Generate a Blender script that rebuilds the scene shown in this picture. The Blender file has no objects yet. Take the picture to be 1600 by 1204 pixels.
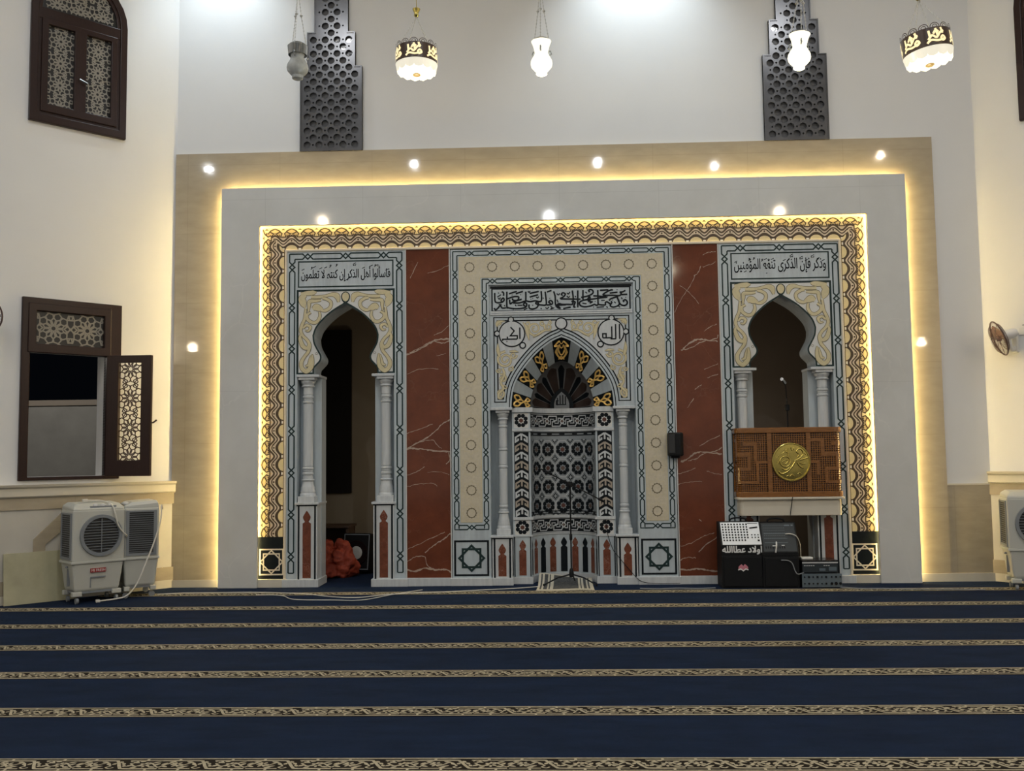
import bpy, bmesh, math, random
from math import sin, cos, pi, radians as R, sqrt, atan2, hypot
from mathutils import Vector, Matrix
import mathutils.geometry as mg
random.seed(7)
S = bpy.context.scene
COL = S.collection

# ------------------------------------------------------------------ camera, world, lights, exposure
CX, CD, CH = -0.22748, 11.93958, 1.6
FPX, YAW, PIT, ROL = 1480.0, -0.03395, 0.07381, -0.01237
_fw = Vector((sin(YAW)*cos(PIT), cos(YAW)*cos(PIT), sin(PIT)))
_r0 = Vector((cos(YAW), -sin(YAW), 0)); _u0 = _r0.cross(_fw)
_r = _r0*cos(ROL)+_u0*sin(ROL); _u = _u0*cos(ROL)-_r0*sin(ROL)
cd = bpy.data.cameras.new('camera'); cam = bpy.data.objects.new('camera', cd); COL.objects.link(cam)
cd.sensor_fit = 'HORIZONTAL'; cd.sensor_width = 36; cd.lens = FPX/1600*36; cd.clip_end = 200
cam.matrix_world = Matrix(((_r.x, _u.x, -_fw.x, CX), (_r.y, _u.y, -_fw.y, -CD), (_r.z, _u.z, -_fw.z, CH), (0, 0, 0, 1)))
S.camera = cam
w = bpy.data.worlds.new('night'); S.world = w; w.use_nodes = True
w.node_tree.nodes['Background'].inputs[0].default_value = (.0012, .0016, .0024, 1)
w.node_tree.nodes['Background'].inputs[1].default_value = 1
vs = S.view_settings; vs.view_transform = 'Standard'; vs.look = 'None'; vs.gamma = 1; vs.exposure = -.12; vs.use_curve_mapping = False

def lamp(name, kind, loc, energy, color, aim=None, **kw):
    l = bpy.data.lights.new(name, kind); l.energy = energy; l.color = color
    for k, v in kw.items(): setattr(l, k, v)
    o = bpy.data.objects.new(name, l); COL.objects.link(o); o.location = loc
    if aim is not None: o.rotation_euler = (Vector(aim)-Vector(loc)).to_track_quat('-Z', 'Y').to_euler()
    return o
COOL = (.80, .92, 1.0); WARM = (1, .80, .56); NEU = (.97, .985, 1)
# wall washers above the front wall (their pools of light are seen on the wall)
for x, e in ((-4.35, 200), (1.05, 270)):
    lamp('wall_washer', 'SPOT', (x, -.75, 8.75), e, COOL, (x, -.12, 6.6), spot_size=R(95), spot_blend=1, shadow_soft_size=.12)
# ceiling lamps of the hall, round fittings
for x, y, e, c in ((-3.4, -11.3, 120, NEU), (1.2, -11.5, 120, NEU), (8.2, -11.5, 110, WARM), (-8.6, -11.3, 110, NEU),
                   (4.2, -12.0, 110, NEU), (-3.6, -4.2, 88, NEU), (3.8, -4.2, 88, NEU), (0, -17, 130, NEU), (-7, -17, 130, WARM), (7, -17, 130, WARM)):
    lamp('ceiling_lamp', 'AREA', (x, y, 8.9), e, c, (x, y, 0), shape='DISK', size=.075)
# wall lamps on the side walls of the hall
for x, y, z, e in ((-9.6, -9.5, 5.6, 75), (9.6, -9.5, 5.2, 85), (-9.6, -13, 4.6, 50), (9.6, -13, 4.4, 50)):
    lamp('wall_lamp', 'POINT', (x, y, z), e, WARM, shadow_soft_size=.10)
lamp('yard_lamp', 'POINT', (-9.3, 2.6, 3.6), 130, (1, .93, .82), shadow_soft_size=.1)
lamp('side_room_fill', 'POINT', (-1.45, 1.0, 1.5), 14, WARM, shadow_soft_size=.1)  # added unseen fill light, brightens the left side room
lamp('side_room_fill', 'POINT', (1.75, .8, 1.9), 14, WARM, shadow_soft_size=.1)  # same added fill, hidden in the right side room

# ------------------------------------------------------------------ photo measurements -> metres on a plane y=const
def ray(px, py): return _fw*FPX+_r*(px-800)-_u*(py-602)
def W(px, py, y=-.08):
    v = ray(px, py); t = (y+CD)/v.y
    return (CX+v.x*t, CH+v.z*t)

# ------------------------------------------------------------------ materials
def nodes(m):
    m.use_nodes = True; nt = m.node_tree; return nt, nt.nodes['Principled BSDF']
MATS = {}
def mat(name, col, rough=.5, metal=0, emit=None, es=0, noise=0, nscale=8, stretch=(1, 1, 1), col2=None, bump=0, bscale=60, spec=.5, veins=None, bricks=None, trans=0, alpha=1, coat=0):
    if name in MATS: return MATS[name]
    m = bpy.data.materials.new(name); MATS[name] = m
    nt, p = nodes(m); N = nt.nodes; L = nt.links
    p.inputs['Roughness'].default_value = rough; p.inputs['Metallic'].default_value = metal
    p.inputs['Specular IOR Level'].default_value = spec
    if coat: p.inputs['Coat Weight'].default_value = coat; p.inputs['Coat Roughness'].default_value = .08
    if trans: p.inputs['Transmission Weight'].default_value = trans
    if alpha < 1: p.inputs['Alpha'].default_value = alpha
    if emit: p.inputs['Emission Color'].default_value = (*emit, 1); p.inputs['Emission Strength'].default_value = es
    tc = N.new('ShaderNodeTexCoord'); mp = N.new('ShaderNodeMapping'); L.new(tc.outputs['Object'], mp.inputs[0]); mp.inputs['Scale'].default_value = stretch
    nz = N.new('ShaderNodeTexNoise'); L.new(mp.outputs[0], nz.inputs['Vector']); nz.inputs['Scale'].default_value = nscale; nz.inputs['Detail'].default_value = 6; nz.inputs['Roughness'].default_value = .6
    rp = N.new('ShaderNodeValToRGB'); L.new(nz.outputs['Fac'], rp.inputs[0])
    c2 = col2 if col2 else tuple(c*(1-noise) for c in col)
    rp.color_ramp.elements[0].position = .3; rp.color_ramp.elements[1].position = .7
    rp.color_ramp.elements[0].color = (*c2, 1); rp.color_ramp.elements[1].color = (*col, 1)
    out = rp.outputs[0]
    if veins:      # (scale, width, colour, strength)
        sc, wd, vc, st = veins
        n2 = N.new('ShaderNodeTexNoise'); L.new(tc.outputs['Object'], n2.inputs['Vector']); n2.inputs['Scale'].default_value = sc*1.7; n2.inputs['Detail'].default_value = 5
        ad = N.new('ShaderNodeVectorMath'); ad.operation = 'MULTIPLY_ADD'; L.new(n2.outputs['Color'], ad.inputs[0]); ad.inputs[1].default_value = (.55,)*3; L.new(tc.outputs['Object'], ad.inputs[2])
        vo = N.new('ShaderNodeTexVoronoi'); vo.feature = 'DISTANCE_TO_EDGE'; vo.inputs['Scale'].default_value = sc; L.new(ad.outputs[0], vo.inputs['Vector'])
        mr = N.new('ShaderNodeMapRange'); L.new(vo.outputs['Distance'], mr.inputs[0]); mr.inputs[1].default_value = 0; mr.inputs[2].default_value = wd; mr.inputs[3].default_value = st; mr.inputs[4].default_value = 0
        n3 = N.new('ShaderNodeTexNoise'); L.new(tc.outputs['Object'], n3.inputs['Vector']); n3.inputs['Scale'].default_value = sc*.8
        r3 = N.new('ShaderNodeMapRange'); L.new(n3.outputs['Fac'], r3.inputs[0]); r3.inputs[1].default_value = .45; r3.inputs[2].default_value = .65
        mu = N.new('ShaderNodeMath'); mu.operation = 'MULTIPLY'; L.new(mr.outputs[0], mu.inputs[0]); L.new(r3.outputs[0], mu.inputs[1])
        mx = N.new('ShaderNodeMix'); mx.data_type = 'RGBA'; L.new(mu.outputs[0], mx.inputs['Factor']); L.new(out, mx.inputs['A']); mx.inputs['B'].default_value = (*vc, 1); out = mx.outputs['Result']
    if bricks:     # tile joints (tile w, tile h, joint colour) in the local x-z plane
        sx = N.new('ShaderNodeSeparateXYZ'); L.new(tc.outputs['Object'], sx.inputs[0]); cb = N.new('ShaderNodeCombineXYZ'); L.new(sx.outputs[0], cb.inputs[0]); L.new(sx.outputs[2], cb.inputs[1])
        bk = N.new('ShaderNodeTexBrick'); L.new(cb.outputs[0], bk.inputs['Vector']); bk.offset = 0; bk.inputs['Scale'].default_value = 1; bk.inputs['Brick Width'].default_value = bricks[0]; bk.inputs['Row Height'].default_value = bricks[1]
        bk.inputs['Mortar Size'].default_value = .0035; bk.inputs['Color1'].default_value = (1, 1, 1, 1); bk.inputs['Color2'].default_value = (1, 1, 1, 1); bk.inputs['Mortar'].default_value = (bricks[2],)*3+(1,)
        mx = N.new('ShaderNodeMix'); mx.data_type = 'RGBA'; mx.blend_type = 'MULTIPLY'; mx.inputs['Factor'].default_value = 1; L.new(out, mx.inputs['A']); L.new(bk.outputs['Color'], mx.inputs['B']); out = mx.outputs['Result']
    L.new(out, p.inputs['Base Color'])
    if bump:
        nb = N.new('ShaderNodeTexNoise'); L.new(mp.outputs[0], nb.inputs['Vector']); nb.inputs['Scale'].default_value = bscale; nb.inputs['Detail'].default_value = 4
        b = N.new('ShaderNodeBump'); b.inputs['Strength'].default_value = bump; b.inputs['Distance'].default_value = .01; L.new(nb.outputs['Fac'], b.inputs['Height']); L.new(b.outputs[0], p.inputs['Normal'])
    return m
PAINT = mat('white_paint', (.765, .77, .765), .65, noise=.03, nscale=1.5, bump=.05, bscale=30, spec=.25)
BEIGE = mat('beige_stone', (.455, .395, .29), .035, noise=.16, nscale=3, stretch=(1, 1, 3), bricks=(1.2, .9, .88), bump=.03, bscale=2.5)
GREY = mat('grey_marble', (.655, .668, .655), .05, noise=.10, nscale=2, veins=(1.1, .012, (.74, .74, .71), .5), bricks=(1.25, 2.45, .9), bump=.03, bscale=2.5)
MARB = mat('blue_grey_marble', (.52, .595, .635), .28, noise=.17, nscale=3.5, stretch=(5, 5, .7), col2=(.42, .475, .51))
MARB2 = mat('light_grey_marble', (.61, .64, .65), .3, col2=(.50, .53, .55), nscale=5, stretch=(6, 6, .8))
PALE = mat('pale_marble', (.68, .69, .67), .35, noise=.1, nscale=5, stretch=(1, 1, .5))
GREEN = mat('dark_green_inlay', (.022, .045, .046), .4, noise=.3, nscale=20, spec=.2)
BLACK = mat('black_inlay', (.008, .012, .016), .4, noise=.3, nscale=20, spec=.15)
BROWNL = mat('brown_inlay', (.048, .029, .012), .45, noise=.2, nscale=30)
SANDY = mat('sandy_yellow_inlay', (.66, .585, .36), .5, noise=.12, nscale=20)
THIN = mat('thin_outline_inlay', (.17, .145, .085), .5, noise=.2, nscale=30)
PINKG = mat('pinkish_grey_inlay', (.62, .55, .46), .45, noise=.2, nscale=25)
GOLDB = mat('gold_cream_stone', (.62, .50, .27), .4, noise=.15, nscale=15)
CREAMT = mat('cream_trim', (.70, .64, .52), .4, noise=.08, nscale=10)
CREAM = mat('cream_geometric_stone', (.64, .58, .445), .45, noise=.12, nscale=25, veins=(11, .05, (.50, .44, .31), .9))
RED = mat('red_marble', (.175, .052, .026), .10, noise=.35, nscale=4, col2=(.118, .036, .019), veins=(1.6, .010, (.30, .17, .11), .35), spec=.4)
VEIN = mat('vein_calcite', (.50, .38, .30), .2, noise=.35, nscale=40)
REDI = mat('red_inlay', (.21, .065, .035), .25, noise=.4, nscale=14, veins=(8, .03, (.45, .30, .24), .8))
LED = mat('warm_led_strip', (1, .8, .4), .5, emit=(1, .745, .32), es=58)
DWOOD = mat('dark_brown_wood', (.028, .012, .009), .32, noise=.25, nscale=10, stretch=(8, 8, 1), spec=.3)
LATT = mat('grey_brown_lattice', (.27, .25, .21), .4, noise=.1, nscale=20)
DLATT = mat('dark_lattice', (.05, .028, .018), .4, noise=.2, nscale=20)
DGLASS = mat('dark_glass', (.012, .012, .012), .35, noise=.1)
GOLD = mat('painted_gold', (1.0, .66, .20), .3, noise=.1, nscale=30, metal=.1)
BRASS = mat('brass', (.66, .54, .16), .26, noise=.15, nscale=20, metal=1)
VARN = mat('varnished_brown_wood', (.27, .108, .024), .22, noise=.35, nscale=12, stretch=(1, 1, 6), coat=.5)
VARND = mat('deep_brown_wood', (.085, .038, .014), .4, noise=.3, nscale=12)
LEDGE = mat('cream_plaster', (.64, .60, .50), .5, noise=.05, nscale=6)
WSCOT = mat('pale_wainscot_stone', (.58, .56, .50), .3, noise=.08, nscale=3)
METAL = mat('dark_bronze_screen', (.10, .102, .11), .25, noise=.25, nscale=6, metal=.3)
METALB = mat('screen_backing', (.135, .14, .15), .05, noise=.25, nscale=5, bump=.15, bscale=9)
PLG = mat('light_grey_plastic', (.50, .51, .47), .42, noise=.04, nscale=3)
PLM = mat('mid_grey_plastic', (.21, .23, .25), .4, noise=.05)
PLD = mat('dark_grille', (.02, .022, .024), .5, noise=.1)
PLW = mat('white_plastic', (.72, .72, .70), .4, noise=.03)
BLK = mat('black_vinyl', (.006, .007, .0085), .55, noise=.2, nscale=60, bump=.05, bscale=200, spec=.25)
BLKG = mat('black_gloss', (.01, .01, .011), .2, noise=.1)
CHAR = mat('charcoal_metal', (.032, .041, .048), .4, noise=.1, spec=.3)
SLATE = mat('slate_blue_metal', (.13, .17, .20), .35, noise=.08, metal=.2)
SILV = mat('silver_panel', (.62, .64, .65), .35, noise=.03, metal=.3)
WHITE = mat('white_print', (.75, .77, .77), .5, noise=.02)
CHAINM = mat('pale_metal_chain', (.60, .60, .57), .4, noise=.1, metal=.2)
CHROME = mat('chrome', (.7, .7, .7), .15, noise=.05, metal=1)
NAVY = mat('navy_carpet', (.0088, .0212, .056), .9, noise=.42, nscale=2.2, stretch=(1, 2.5, 1), bump=.5, bscale=320, spec=.12)
STRIPED = mat('dark_stripe_ground', (.022, .017, .012), .9, noise=.3, nscale=30, spec=.1)
STRIPEB = mat('beige_woven_motif', (.50, .44, .31), .9, noise=.35, nscale=35, spec=.1)
BOARD = mat('yellowish_board', (.46, .44, .29), .35, noise=.28, nscale=2.5)
SACK = mat('orange_red_cloth', (.36, .05, .02), .7, noise=.3, nscale=9)
BOXB = mat('brown_chipboard', (.08, .045, .026), .5, noise=.25, nscale=8)
RMWALL = mat('side_room_paint', (.34, .30, .235), .7, noise=.1, nscale=2)
RMWALR = mat('brown_room_paint', (.27, .235, .20), .7, noise=.1, nscale=2)
YARD = mat('yard_wall_render', (.30, .30, .29), .8, noise=.25, nscale=1.5)
GLOWW = mat('glowing_milk_glass', (.9, .88, .75), .3, emit=(1, .95, .74), es=1.15)
GLOWB = mat('glowing_shade', (.9, .88, .75), .3, emit=(1, .95, .76), es=1.7)
MILKG = mat('unlit_lamp_glass', (.66, .70, .70), .12, noise=.25, nscale=14, trans=.35)
MILKD = mat('grey_lamp_glass', (.22, .24, .24), .15, noise=.3, nscale=14, trans=.3)
FANBR = mat('smoky_brown_blade', (.30, .19, .16), .25, noise=.15, alpha=.75)
MOSRED = mat('mosaic_red', (.13, .045, .03), .35, noise=.3, nscale=20)
MOSBR = mat('mosaic_taupe', (.15, .10, .08), .35, noise=.3, nscale=20)
CONB = mat('conch_brown', (.055, .034, .027), .4, noise=.4, nscale=9)
CONG = mat('conch_grey', (.20, .20, .20), .4, noise=.2, nscale=9)
REDL = mat('red_label', (.30, .02, .02), .4, noise=.05)
PINK = mat('pink_emblem', (.55, .20, .26), .5, noise=.1)
RUGW = mat('rug_cream', (.58, .55, .45), .9, noise=.12, nscale=40, spec=.1)
RUGD = mat('rug_grey', (.12, .125, .125), .9, noise=.5, nscale=45, spec=.1, col2=(.04, .042, .045))
CORD = mat('white_cord', (.66, .64, .58), .5, noise=.05)

# ------------------------------------------------------------------ mesh building helpers
def cr(pts, n=8, closed=False):
    out = []; m = len(pts)
    rng = range(m if closed else m-1)
    for i in rng:
        g = (lambda j: pts[j % m]) if closed else (lambda j: pts[max(0, min(m-1, j))])
        a, b, c, d = g(i-1), g(i), g(i+1), g(i+2)
        for k in range(n):
            t = k/n
            out.append(tuple(.5*((2*b[q])+(-a[q]+c[q])*t+(2*a[q]-5*b[q]+4*c[q]-d[q])*t*t+(-a[q]+3*b[q]-3*c[q]+d[q])*t**3) for q in range(len(b))))
    if not closed: out.append(tuple(pts[-1]))
    return out
def arc(cx, cy, r, a0, a1, n=12, ry=None):
    ry = r if ry is None else ry
    return [(cx+r*cos(R(a0+(a1-a0)*i/n)), cy+ry*sin(R(a0+(a1-a0)*i/n))) for i in range(n+1)]
def circ(cx, cy, r, n=20, a=0): return [(cx+r*cos(2*pi*i/n+a), cy+r*sin(2*pi*i/n+a)) for i in range(n)]
def area(l): return sum(l[i-1][0]*l[i][1]-l[i][0]*l[i-1][1] for i in range(len(l)))/2
def fill(loops):          # outline + holes -> triangles in 2D
    bm = bmesh.new(); es = []
    for l in loops:
        vv = [bm.verts.new((p[0], p[1], 0)) for p in l]
        for i in range(len(vv)): es.append(bm.edges.new((vv[i-1], vv[i])))
    bmesh.ops.triangle_fill(bm, use_beauty=True, use_dissolve=False, edges=es, normal=(0, 0, 1))
    r = [[(v.co.x, v.co.y) for v in f.verts] for f in bm.faces]; bm.free(); return r
def dens(pts, mx, closed=False):
    out = []; n = len(pts)
    for i in range(n if closed else n-1):
        a, b = pts[i], pts[(i+1) % n]; k = max(1, int(math.ceil(hypot(b[0]-a[0], b[1]-a[1])/mx)))
        for j in range(k): out.append((a[0]+(b[0]-a[0])*j/k, a[1]+(b[1]-a[1])*j/k))
    if not closed: out.append(pts[-1])
    return out
def plane(y0):           # local surface: u right, v up, d towards the room
    return lambda u, v, d=0: (u, y0-d, v)
def floor_s(z0): return lambda u, v, d=0: (u, v, z0+d)

_ctr = [0]
def tick(): _ctr[0] = (_ctr[0]+1) % 20; return _ctr[0]*1e-5     # coplanar inlays never coincide
class B:
    def __init__(s): s.v = []; s.f = []; s.m = []; s.s = []
    def face(s, pts, mi=0, sm=False):
        n = len(s.v); s.v += [tuple(p) for p in pts]; s.f.append(tuple(range(n, n+len(pts)))); s.m.append(mi); s.s.append(sm)
    def mesh(s, vs, fs, mi=0, sm=False):
        n = len(s.v); s.v += [tuple(p) for p in vs]
        for f in fs: s.f.append(tuple(n+i for i in f)); s.m.append(mi); s.s.append(sm)
    def box(s, x0, x1, y0, y1, z0, z1, mi=0, M=None):
        vs = [(x, y, z) for x in (x0, x1) for y in (y0, y1) for z in (z0, z1)]
        if M is not None: vs = [tuple(M @ Vector(p)) for p in vs]
        s.mesh(vs, [(0, 1, 3, 2), (4, 6, 7, 5), (0, 4, 5, 1), (2, 3, 7, 6), (0, 2, 6, 4), (1, 5, 7, 3)], mi)
    def loft(s, rings, mi=0, sm=True, cap=True, closed=True):
        n = len(rings[0]); vs = [p for r in rings for p in r]; fs = []
        for i in range(len(rings)-1):
            for j in range(n if closed else n-1):
                k = (j+1) % n; fs.append((i*n+j, i*n+k, (i+1)*n+k, (i+1)*n+j))
        s.mesh(vs, fs, mi, sm)
        if cap: s.face(rings[0][::-1], mi); s.face(rings[-1], mi)
    def lathe(s, prof, cx=0, cy=0, n=24, mi=0, sm=True, cap=False):
        s.loft([[(cx+r*cos(2*pi*i/n), cy+r*sin(2*pi*i/n), z) for i in range(n)] for r, z in prof], mi, sm, cap)
    def tube(s, path, r, n=6, mi=0):
        path = [Vector(p) for p in path]; rings = []; up = Vector((.013, .02, 1)).normalized()
        for i, p in enumerate(path):
            t = (path[min(i+1, len(path)-1)]-path[max(i-1, 0)]).normalized()
            a = t.cross(up)
            if a.length < .05: a = t.cross(Vector((1, 0, 0)))
            a.normalize(); b = t.cross(a)
            rings.append([tuple(p+(a*cos(2*pi*k/n)+b*sin(2*pi*k/n))*r) for k in range(n)])
        s.loft(rings, mi, True, True)
    def prism(s, loop, y0, y1, mi=0, side=None):       # x-z outline between y0 (front) and y1
        if area(loop) < 0: loop = loop[::-1]
        n = len(loop); side = mi if side is None else side
        s.face([(x, y0, z) for x, z in loop], mi); s.face([(x, y1, z) for x, z in loop[::-1]], mi)
        for i in range(n):
            a, b = loop[i-1], loop[i]; s.face([(a[0], y0, a[1]), (a[0], y1, a[1]), (b[0], y1, b[1]), (b[0], y0, b[1])], side)
    def plate(s, loops, y0, y1, mi=0, side=None):      # outline with holes, extruded
        side = mi if side is None else side
        for t in fill(loops):
            if area(t) < 0: t = t[::-1]
            s.face([(x, y0, z) for x, z in t], mi); s.face([(x, y1, z) for x, z in t[::-1]], mi)
        for l in loops:
            for i in range(len(l)):
                a, b = l[i-1], l[i]; s.face([(a[0], y0, a[1]), (a[0], y1, a[1]), (b[0], y1, b[1]), (b[0], y0, b[1])], side)
    def flat(s, pts, Sf, d=.002, mi=0):
        if area(pts) < 0: pts = pts[::-1]
        d += tick(); s.face([Sf(p[0], p[1], d) for p in pts], mi)
    def tris(s, loops, Sf, d=.002, mi=0):
        for t in fill(loops): s.flat(t, Sf, d, mi)
    def ribbon(s, pts, w, Sf, d=.002, mi=0, closed=False, mx=None):
        if mx: pts = dens(pts, mx, closed)
        n = len(pts)
        if n < 2: return
        lf = []; rt = []; d += tick()
        for i in range(n):
            p = pts[i]; a = pts[i-1] if (i or closed) else None; b = pts[(i+1) % n] if (i < n-1 or closed) else None
            def nr(q, t):
                l = hypot(t[0]-q[0], t[1]-q[1]) or 1e-9; return (-(t[1]-q[1])/l, (t[0]-q[0])/l)
            n1 = nr(a, p) if a else nr(p, b); n2 = nr(p, b) if b else n1
            mxx, myy = n1[0]+n2[0], n1[1]+n2[1]; l2 = mxx*mxx+myy*myy
            k = 2/l2 if l2 > .35 else 2/.9
            ww = (w[i] if isinstance(w, (list, tuple)) else w)/2
            lf.append((p[0]+mxx*k*ww, p[1]+myy*k*ww)); rt.append((p[0]-mxx*k*ww, p[1]-myy*k*ww))
        vs = [Sf(q[0], q[1], d+2e-5*(i % 7)) for i, q in enumerate(rt)]+[Sf(q[0], q[1], d+2e-5*(i % 7)) for i, q in enumerate(lf)]
        fs = [(i, (i+1) % n, n+(i+1) % n, n+i) for i in range(n if closed else n-1)]
        s.mesh(vs, fs, mi)
    def rect(s, x0, x1, z0, z1, w, Sf, d=.002, mi=0): s.ribbon([(x0, z0), (x1, z0), (x1, z1), (x0, z1)], w, Sf, d, mi, True)
    def build(s, name, mats, parent=None, bevel=0, seg=2, ang=40, loc=None, rz=None):
        me = bpy.data.meshes.new(name); me.from_pydata(s.v, [], s.f)
        if not isinstance(mats, (list, tuple)): mats = [mats]
        for m in mats: me.materials.append(m)
        for i, p in enumerate(me.polygons): p.material_index = s.m[i]; p.use_smooth = s.s[i]
        me.update()
        o = bpy.data.objects.new(name, me); COL.objects.link(o)
        if parent: o.parent = parent
        if loc is not None: o.location = loc
        if rz is not None: o.rotation_euler = (0, 0, rz)
        if any(s.s):
            bm = bmesh.new(); bm.from_mesh(me); bmesh.ops.remove_doubles(bm, verts=bm.verts, dist=1e-6)
            for e in bm.edges:
                if len(e.link_faces) == 2 and e.calc_face_angle(0) > R(ang): e.smooth = False
            bm.to_mesh(me); bm.free()
        if bevel:
            if not any(s.s):
                bm = bmesh.new(); bm.from_mesh(me); bmesh.ops.remove_doubles(bm, verts=bm.verts, dist=1e-6); bmesh.ops.recalc_face_normals(bm, faces=bm.faces); bm.to_mesh(me); bm.free()
            bv = o.modifiers.new('bevel', 'BEVEL'); bv.width = bevel; bv.segments = seg; bv.limit_method = 'ANGLE'; bv.angle_limit = R(40)
        return o
def tag(o, label, cat, group=None):
    o['label'] = label; o['category'] = cat
    if group: o['group'] = group
    return o
def thing(name, label, cat, loc=(0, 0, 0), rz=0, group=None):
    o = bpy.data.objects.new(name, None); COL.objects.link(o); o.location = loc; o.rotation_euler = (0, 0, rz); o.empty_display_size = .1
    return tag(o, label, cat, group)
def struct(o): o['kind'] = 'structure'; return o
def copy_tree(o, parent=None):
    c = o.copy(); COL.objects.link(c)
    if parent: c.parent = parent
    for ch in [q for q in COL.objects if q.parent == o]: copy_tree(ch, c)
    return c

# ------------------------------------------------------------------ Arabic lettering (joined letter forms laid out right to left)
AF = {'ا': 0xFE8D, 'أ': 0xFE83, 'إ': 0xFE87, 'ؤ': 0xFE85, 'ة': 0xFE93, 'د': 0xFEA9, 'ذ': 0xFEAB, 'ر': 0xFEAD, 'و': 0xFEED, 'ى': 0xFEEF, 'ء': 0xFE80}
AF4 = {'ب': 0xFE8F, 'ت': 0xFE95, 'ج': 0xFE9D, 'س': 0xFEB1, 'ض': 0xFEBD, 'ط': 0xFEC1, 'ع': 0xFEC9, 'ف': 0xFED1, 'ق': 0xFED5, 'ك': 0xFED9, 'ل': 0xFEDD, 'م': 0xFEE1, 'ن': 0xFEE5, 'ه': 0xFEE9, 'ي': 0xFEF1}
def shape(t):
    t = t.replace('لا', '\ufefb'); out = []
    for i, c in enumerate(t):
        pv = t[i-1] if i else ' '; nx = t[i+1] if i+1 < len(t) else ' '
        jp = pv in AF4; jn = nx != ' ' and nx != 'ء'
        if c in AF4: out.append(chr(AF4[c]+((3 if jn else 1) if jp else (2 if jn else 0))))
        elif c in AF: out.append(chr(AF[c]+(1 if jp and c != 'ء' else 0)))
        elif c == '\ufefb': out.append(chr(0xFEFB+(1 if jp else 0)))
        else: out.append(c)
    return ''.join(out[::-1])
_tc = {}
def letters(txt):         # -> list of triangle lists (unit: font size 1), bounds
    if txt in _tc: return _tc[txt]
    c = bpy.data.curves.new('tmp', 'FONT'); c.body = txt; o = bpy.data.objects.new('tmp', c); COL.objects.link(o)
    dg = bpy.context.evaluated_depsgraph_get(); cu = o.evaluated_get(dg).to_curve(dg)
    cons = []
    for sp in cu.splines:
        bp = sp.bezier_points; l = []
        for i in range(len(bp)):
            a, b = bp[i], bp[(i+1) % len(bp)]
            q = mg.interpolate_bezier(a.co, a.handle_right, b.handle_left, b.co, 5)
            l += [(p.x, p.y) for p in q[:-1]]
        cl = [l[0]] if l else []
        for p in l[1:]:
            if hypot(p[0]-cl[-1][0], p[1]-cl[-1][1]) > 1e-4: cl.append(p)
        if len(cl) > 2: cons.append(cl)
    o.evaluated_get(dg).to_curve_clear(); bpy.data.objects.remove(o)
    if not cons: _tc[txt] = ([], (0, 1, 0, 1)); return _tc[txt]
    sg = 1 if area(max(cons, key=lambda q: abs(area(q)))) > 0 else -1
    def inside(p, l):
        r = False
        for i in range(len(l)):
            a, b = l[i-1], l[i]
            if (a[1] > p[1]) != (b[1] > p[1]) and p[0] < (b[0]-a[0])*(p[1]-a[1])/(b[1]-a[1])+a[0]: r = not r
        return r
    T = []
    for l in cons:
        if area(l)*sg > 0: T += fill([l]+[h for h in cons if area(h)*sg < 0 and inside(h[0], l)])
    xs = [p[0] for l in cons for p in l]; ys = [p[1] for l in cons for p in l]
    _tc[txt] = (T, (min(xs), max(xs), min(ys), max(ys))); return _tc[txt]
def text(b, txt, x0, x1, z0, z1, Sf, d=.002, mi=0, arabic=True, bold=0):
    if bold:
        for k, (u, v) in enumerate(((-bold, -bold), (bold, bold), (bold, -bold), (-bold, bold))): text(b, txt, x0+u, x1+u, z0+v, z1+v, Sf, d+.0002*k, mi, arabic)
        return
    T, (a0, a1, b0, b1) = letters(shape(txt) if arabic else txt)
    for t in T: b.flat([(x0+(p[0]-a0)/(a1-a0)*(x1-x0), z0+(p[1]-b0)/(b1-b0)*(z1-z0)) for p in t], Sf, d, mi)

# ------------------------------------------------------------------ ornament generators
def chain(b, Sf, axis, c, s0, s1, joints, h, dl, w, mi=0, k0=0, k1=0):      # linked lozenge chain along x ('x') or z ('z') at cross position c
    for sg in (1, -1):
        pts = [(s0-sg*k0*h, sg*h)]
        for j in joints: pts += [(j-2*dl, sg*h), (j, -sg*h), (j+2*dl, sg*h)]
        pts.append((s1+sg*k1*h, sg*h))
        b.ribbon([(p[0], c+p[1]) if axis == 'x' else (c+p[1], p[0]) for p in pts], w, Sf, .002, mi)
def star8(b, Sf, cx, cz, r, w, mi, fillmi=None):
    for a in (0, 45):
        b.ribbon([(cx+r*cos(R(a+45+90*k)), cz+r*sin(R(a+45+90*k))) for k in range(4)], w, Sf, .004+.0005*(a > 0), mi, True)
def keyhole(cx, z0, z1, hw):          # small ogee-topped niche outline
    H = z1-z0; r = hw*.92; zc = z1-r*1.75
    p = [(0, z1), (hw*.30, z1-r*.42), (hw*.74, zc+r*.55), (hw*.92, zc), (hw*.74, zc-r*.62), (hw*.50, zc-r*.98), (hw*.50, zc-r*1.18), (hw, zc-r*1.55), (hw, z0)]
    q = cr(p[:7], 4)+p[7:]
    return [(cx+x, z) for x, z in q]+[(cx-x, z) for x, z in q[::-1][:-1]]
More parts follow.
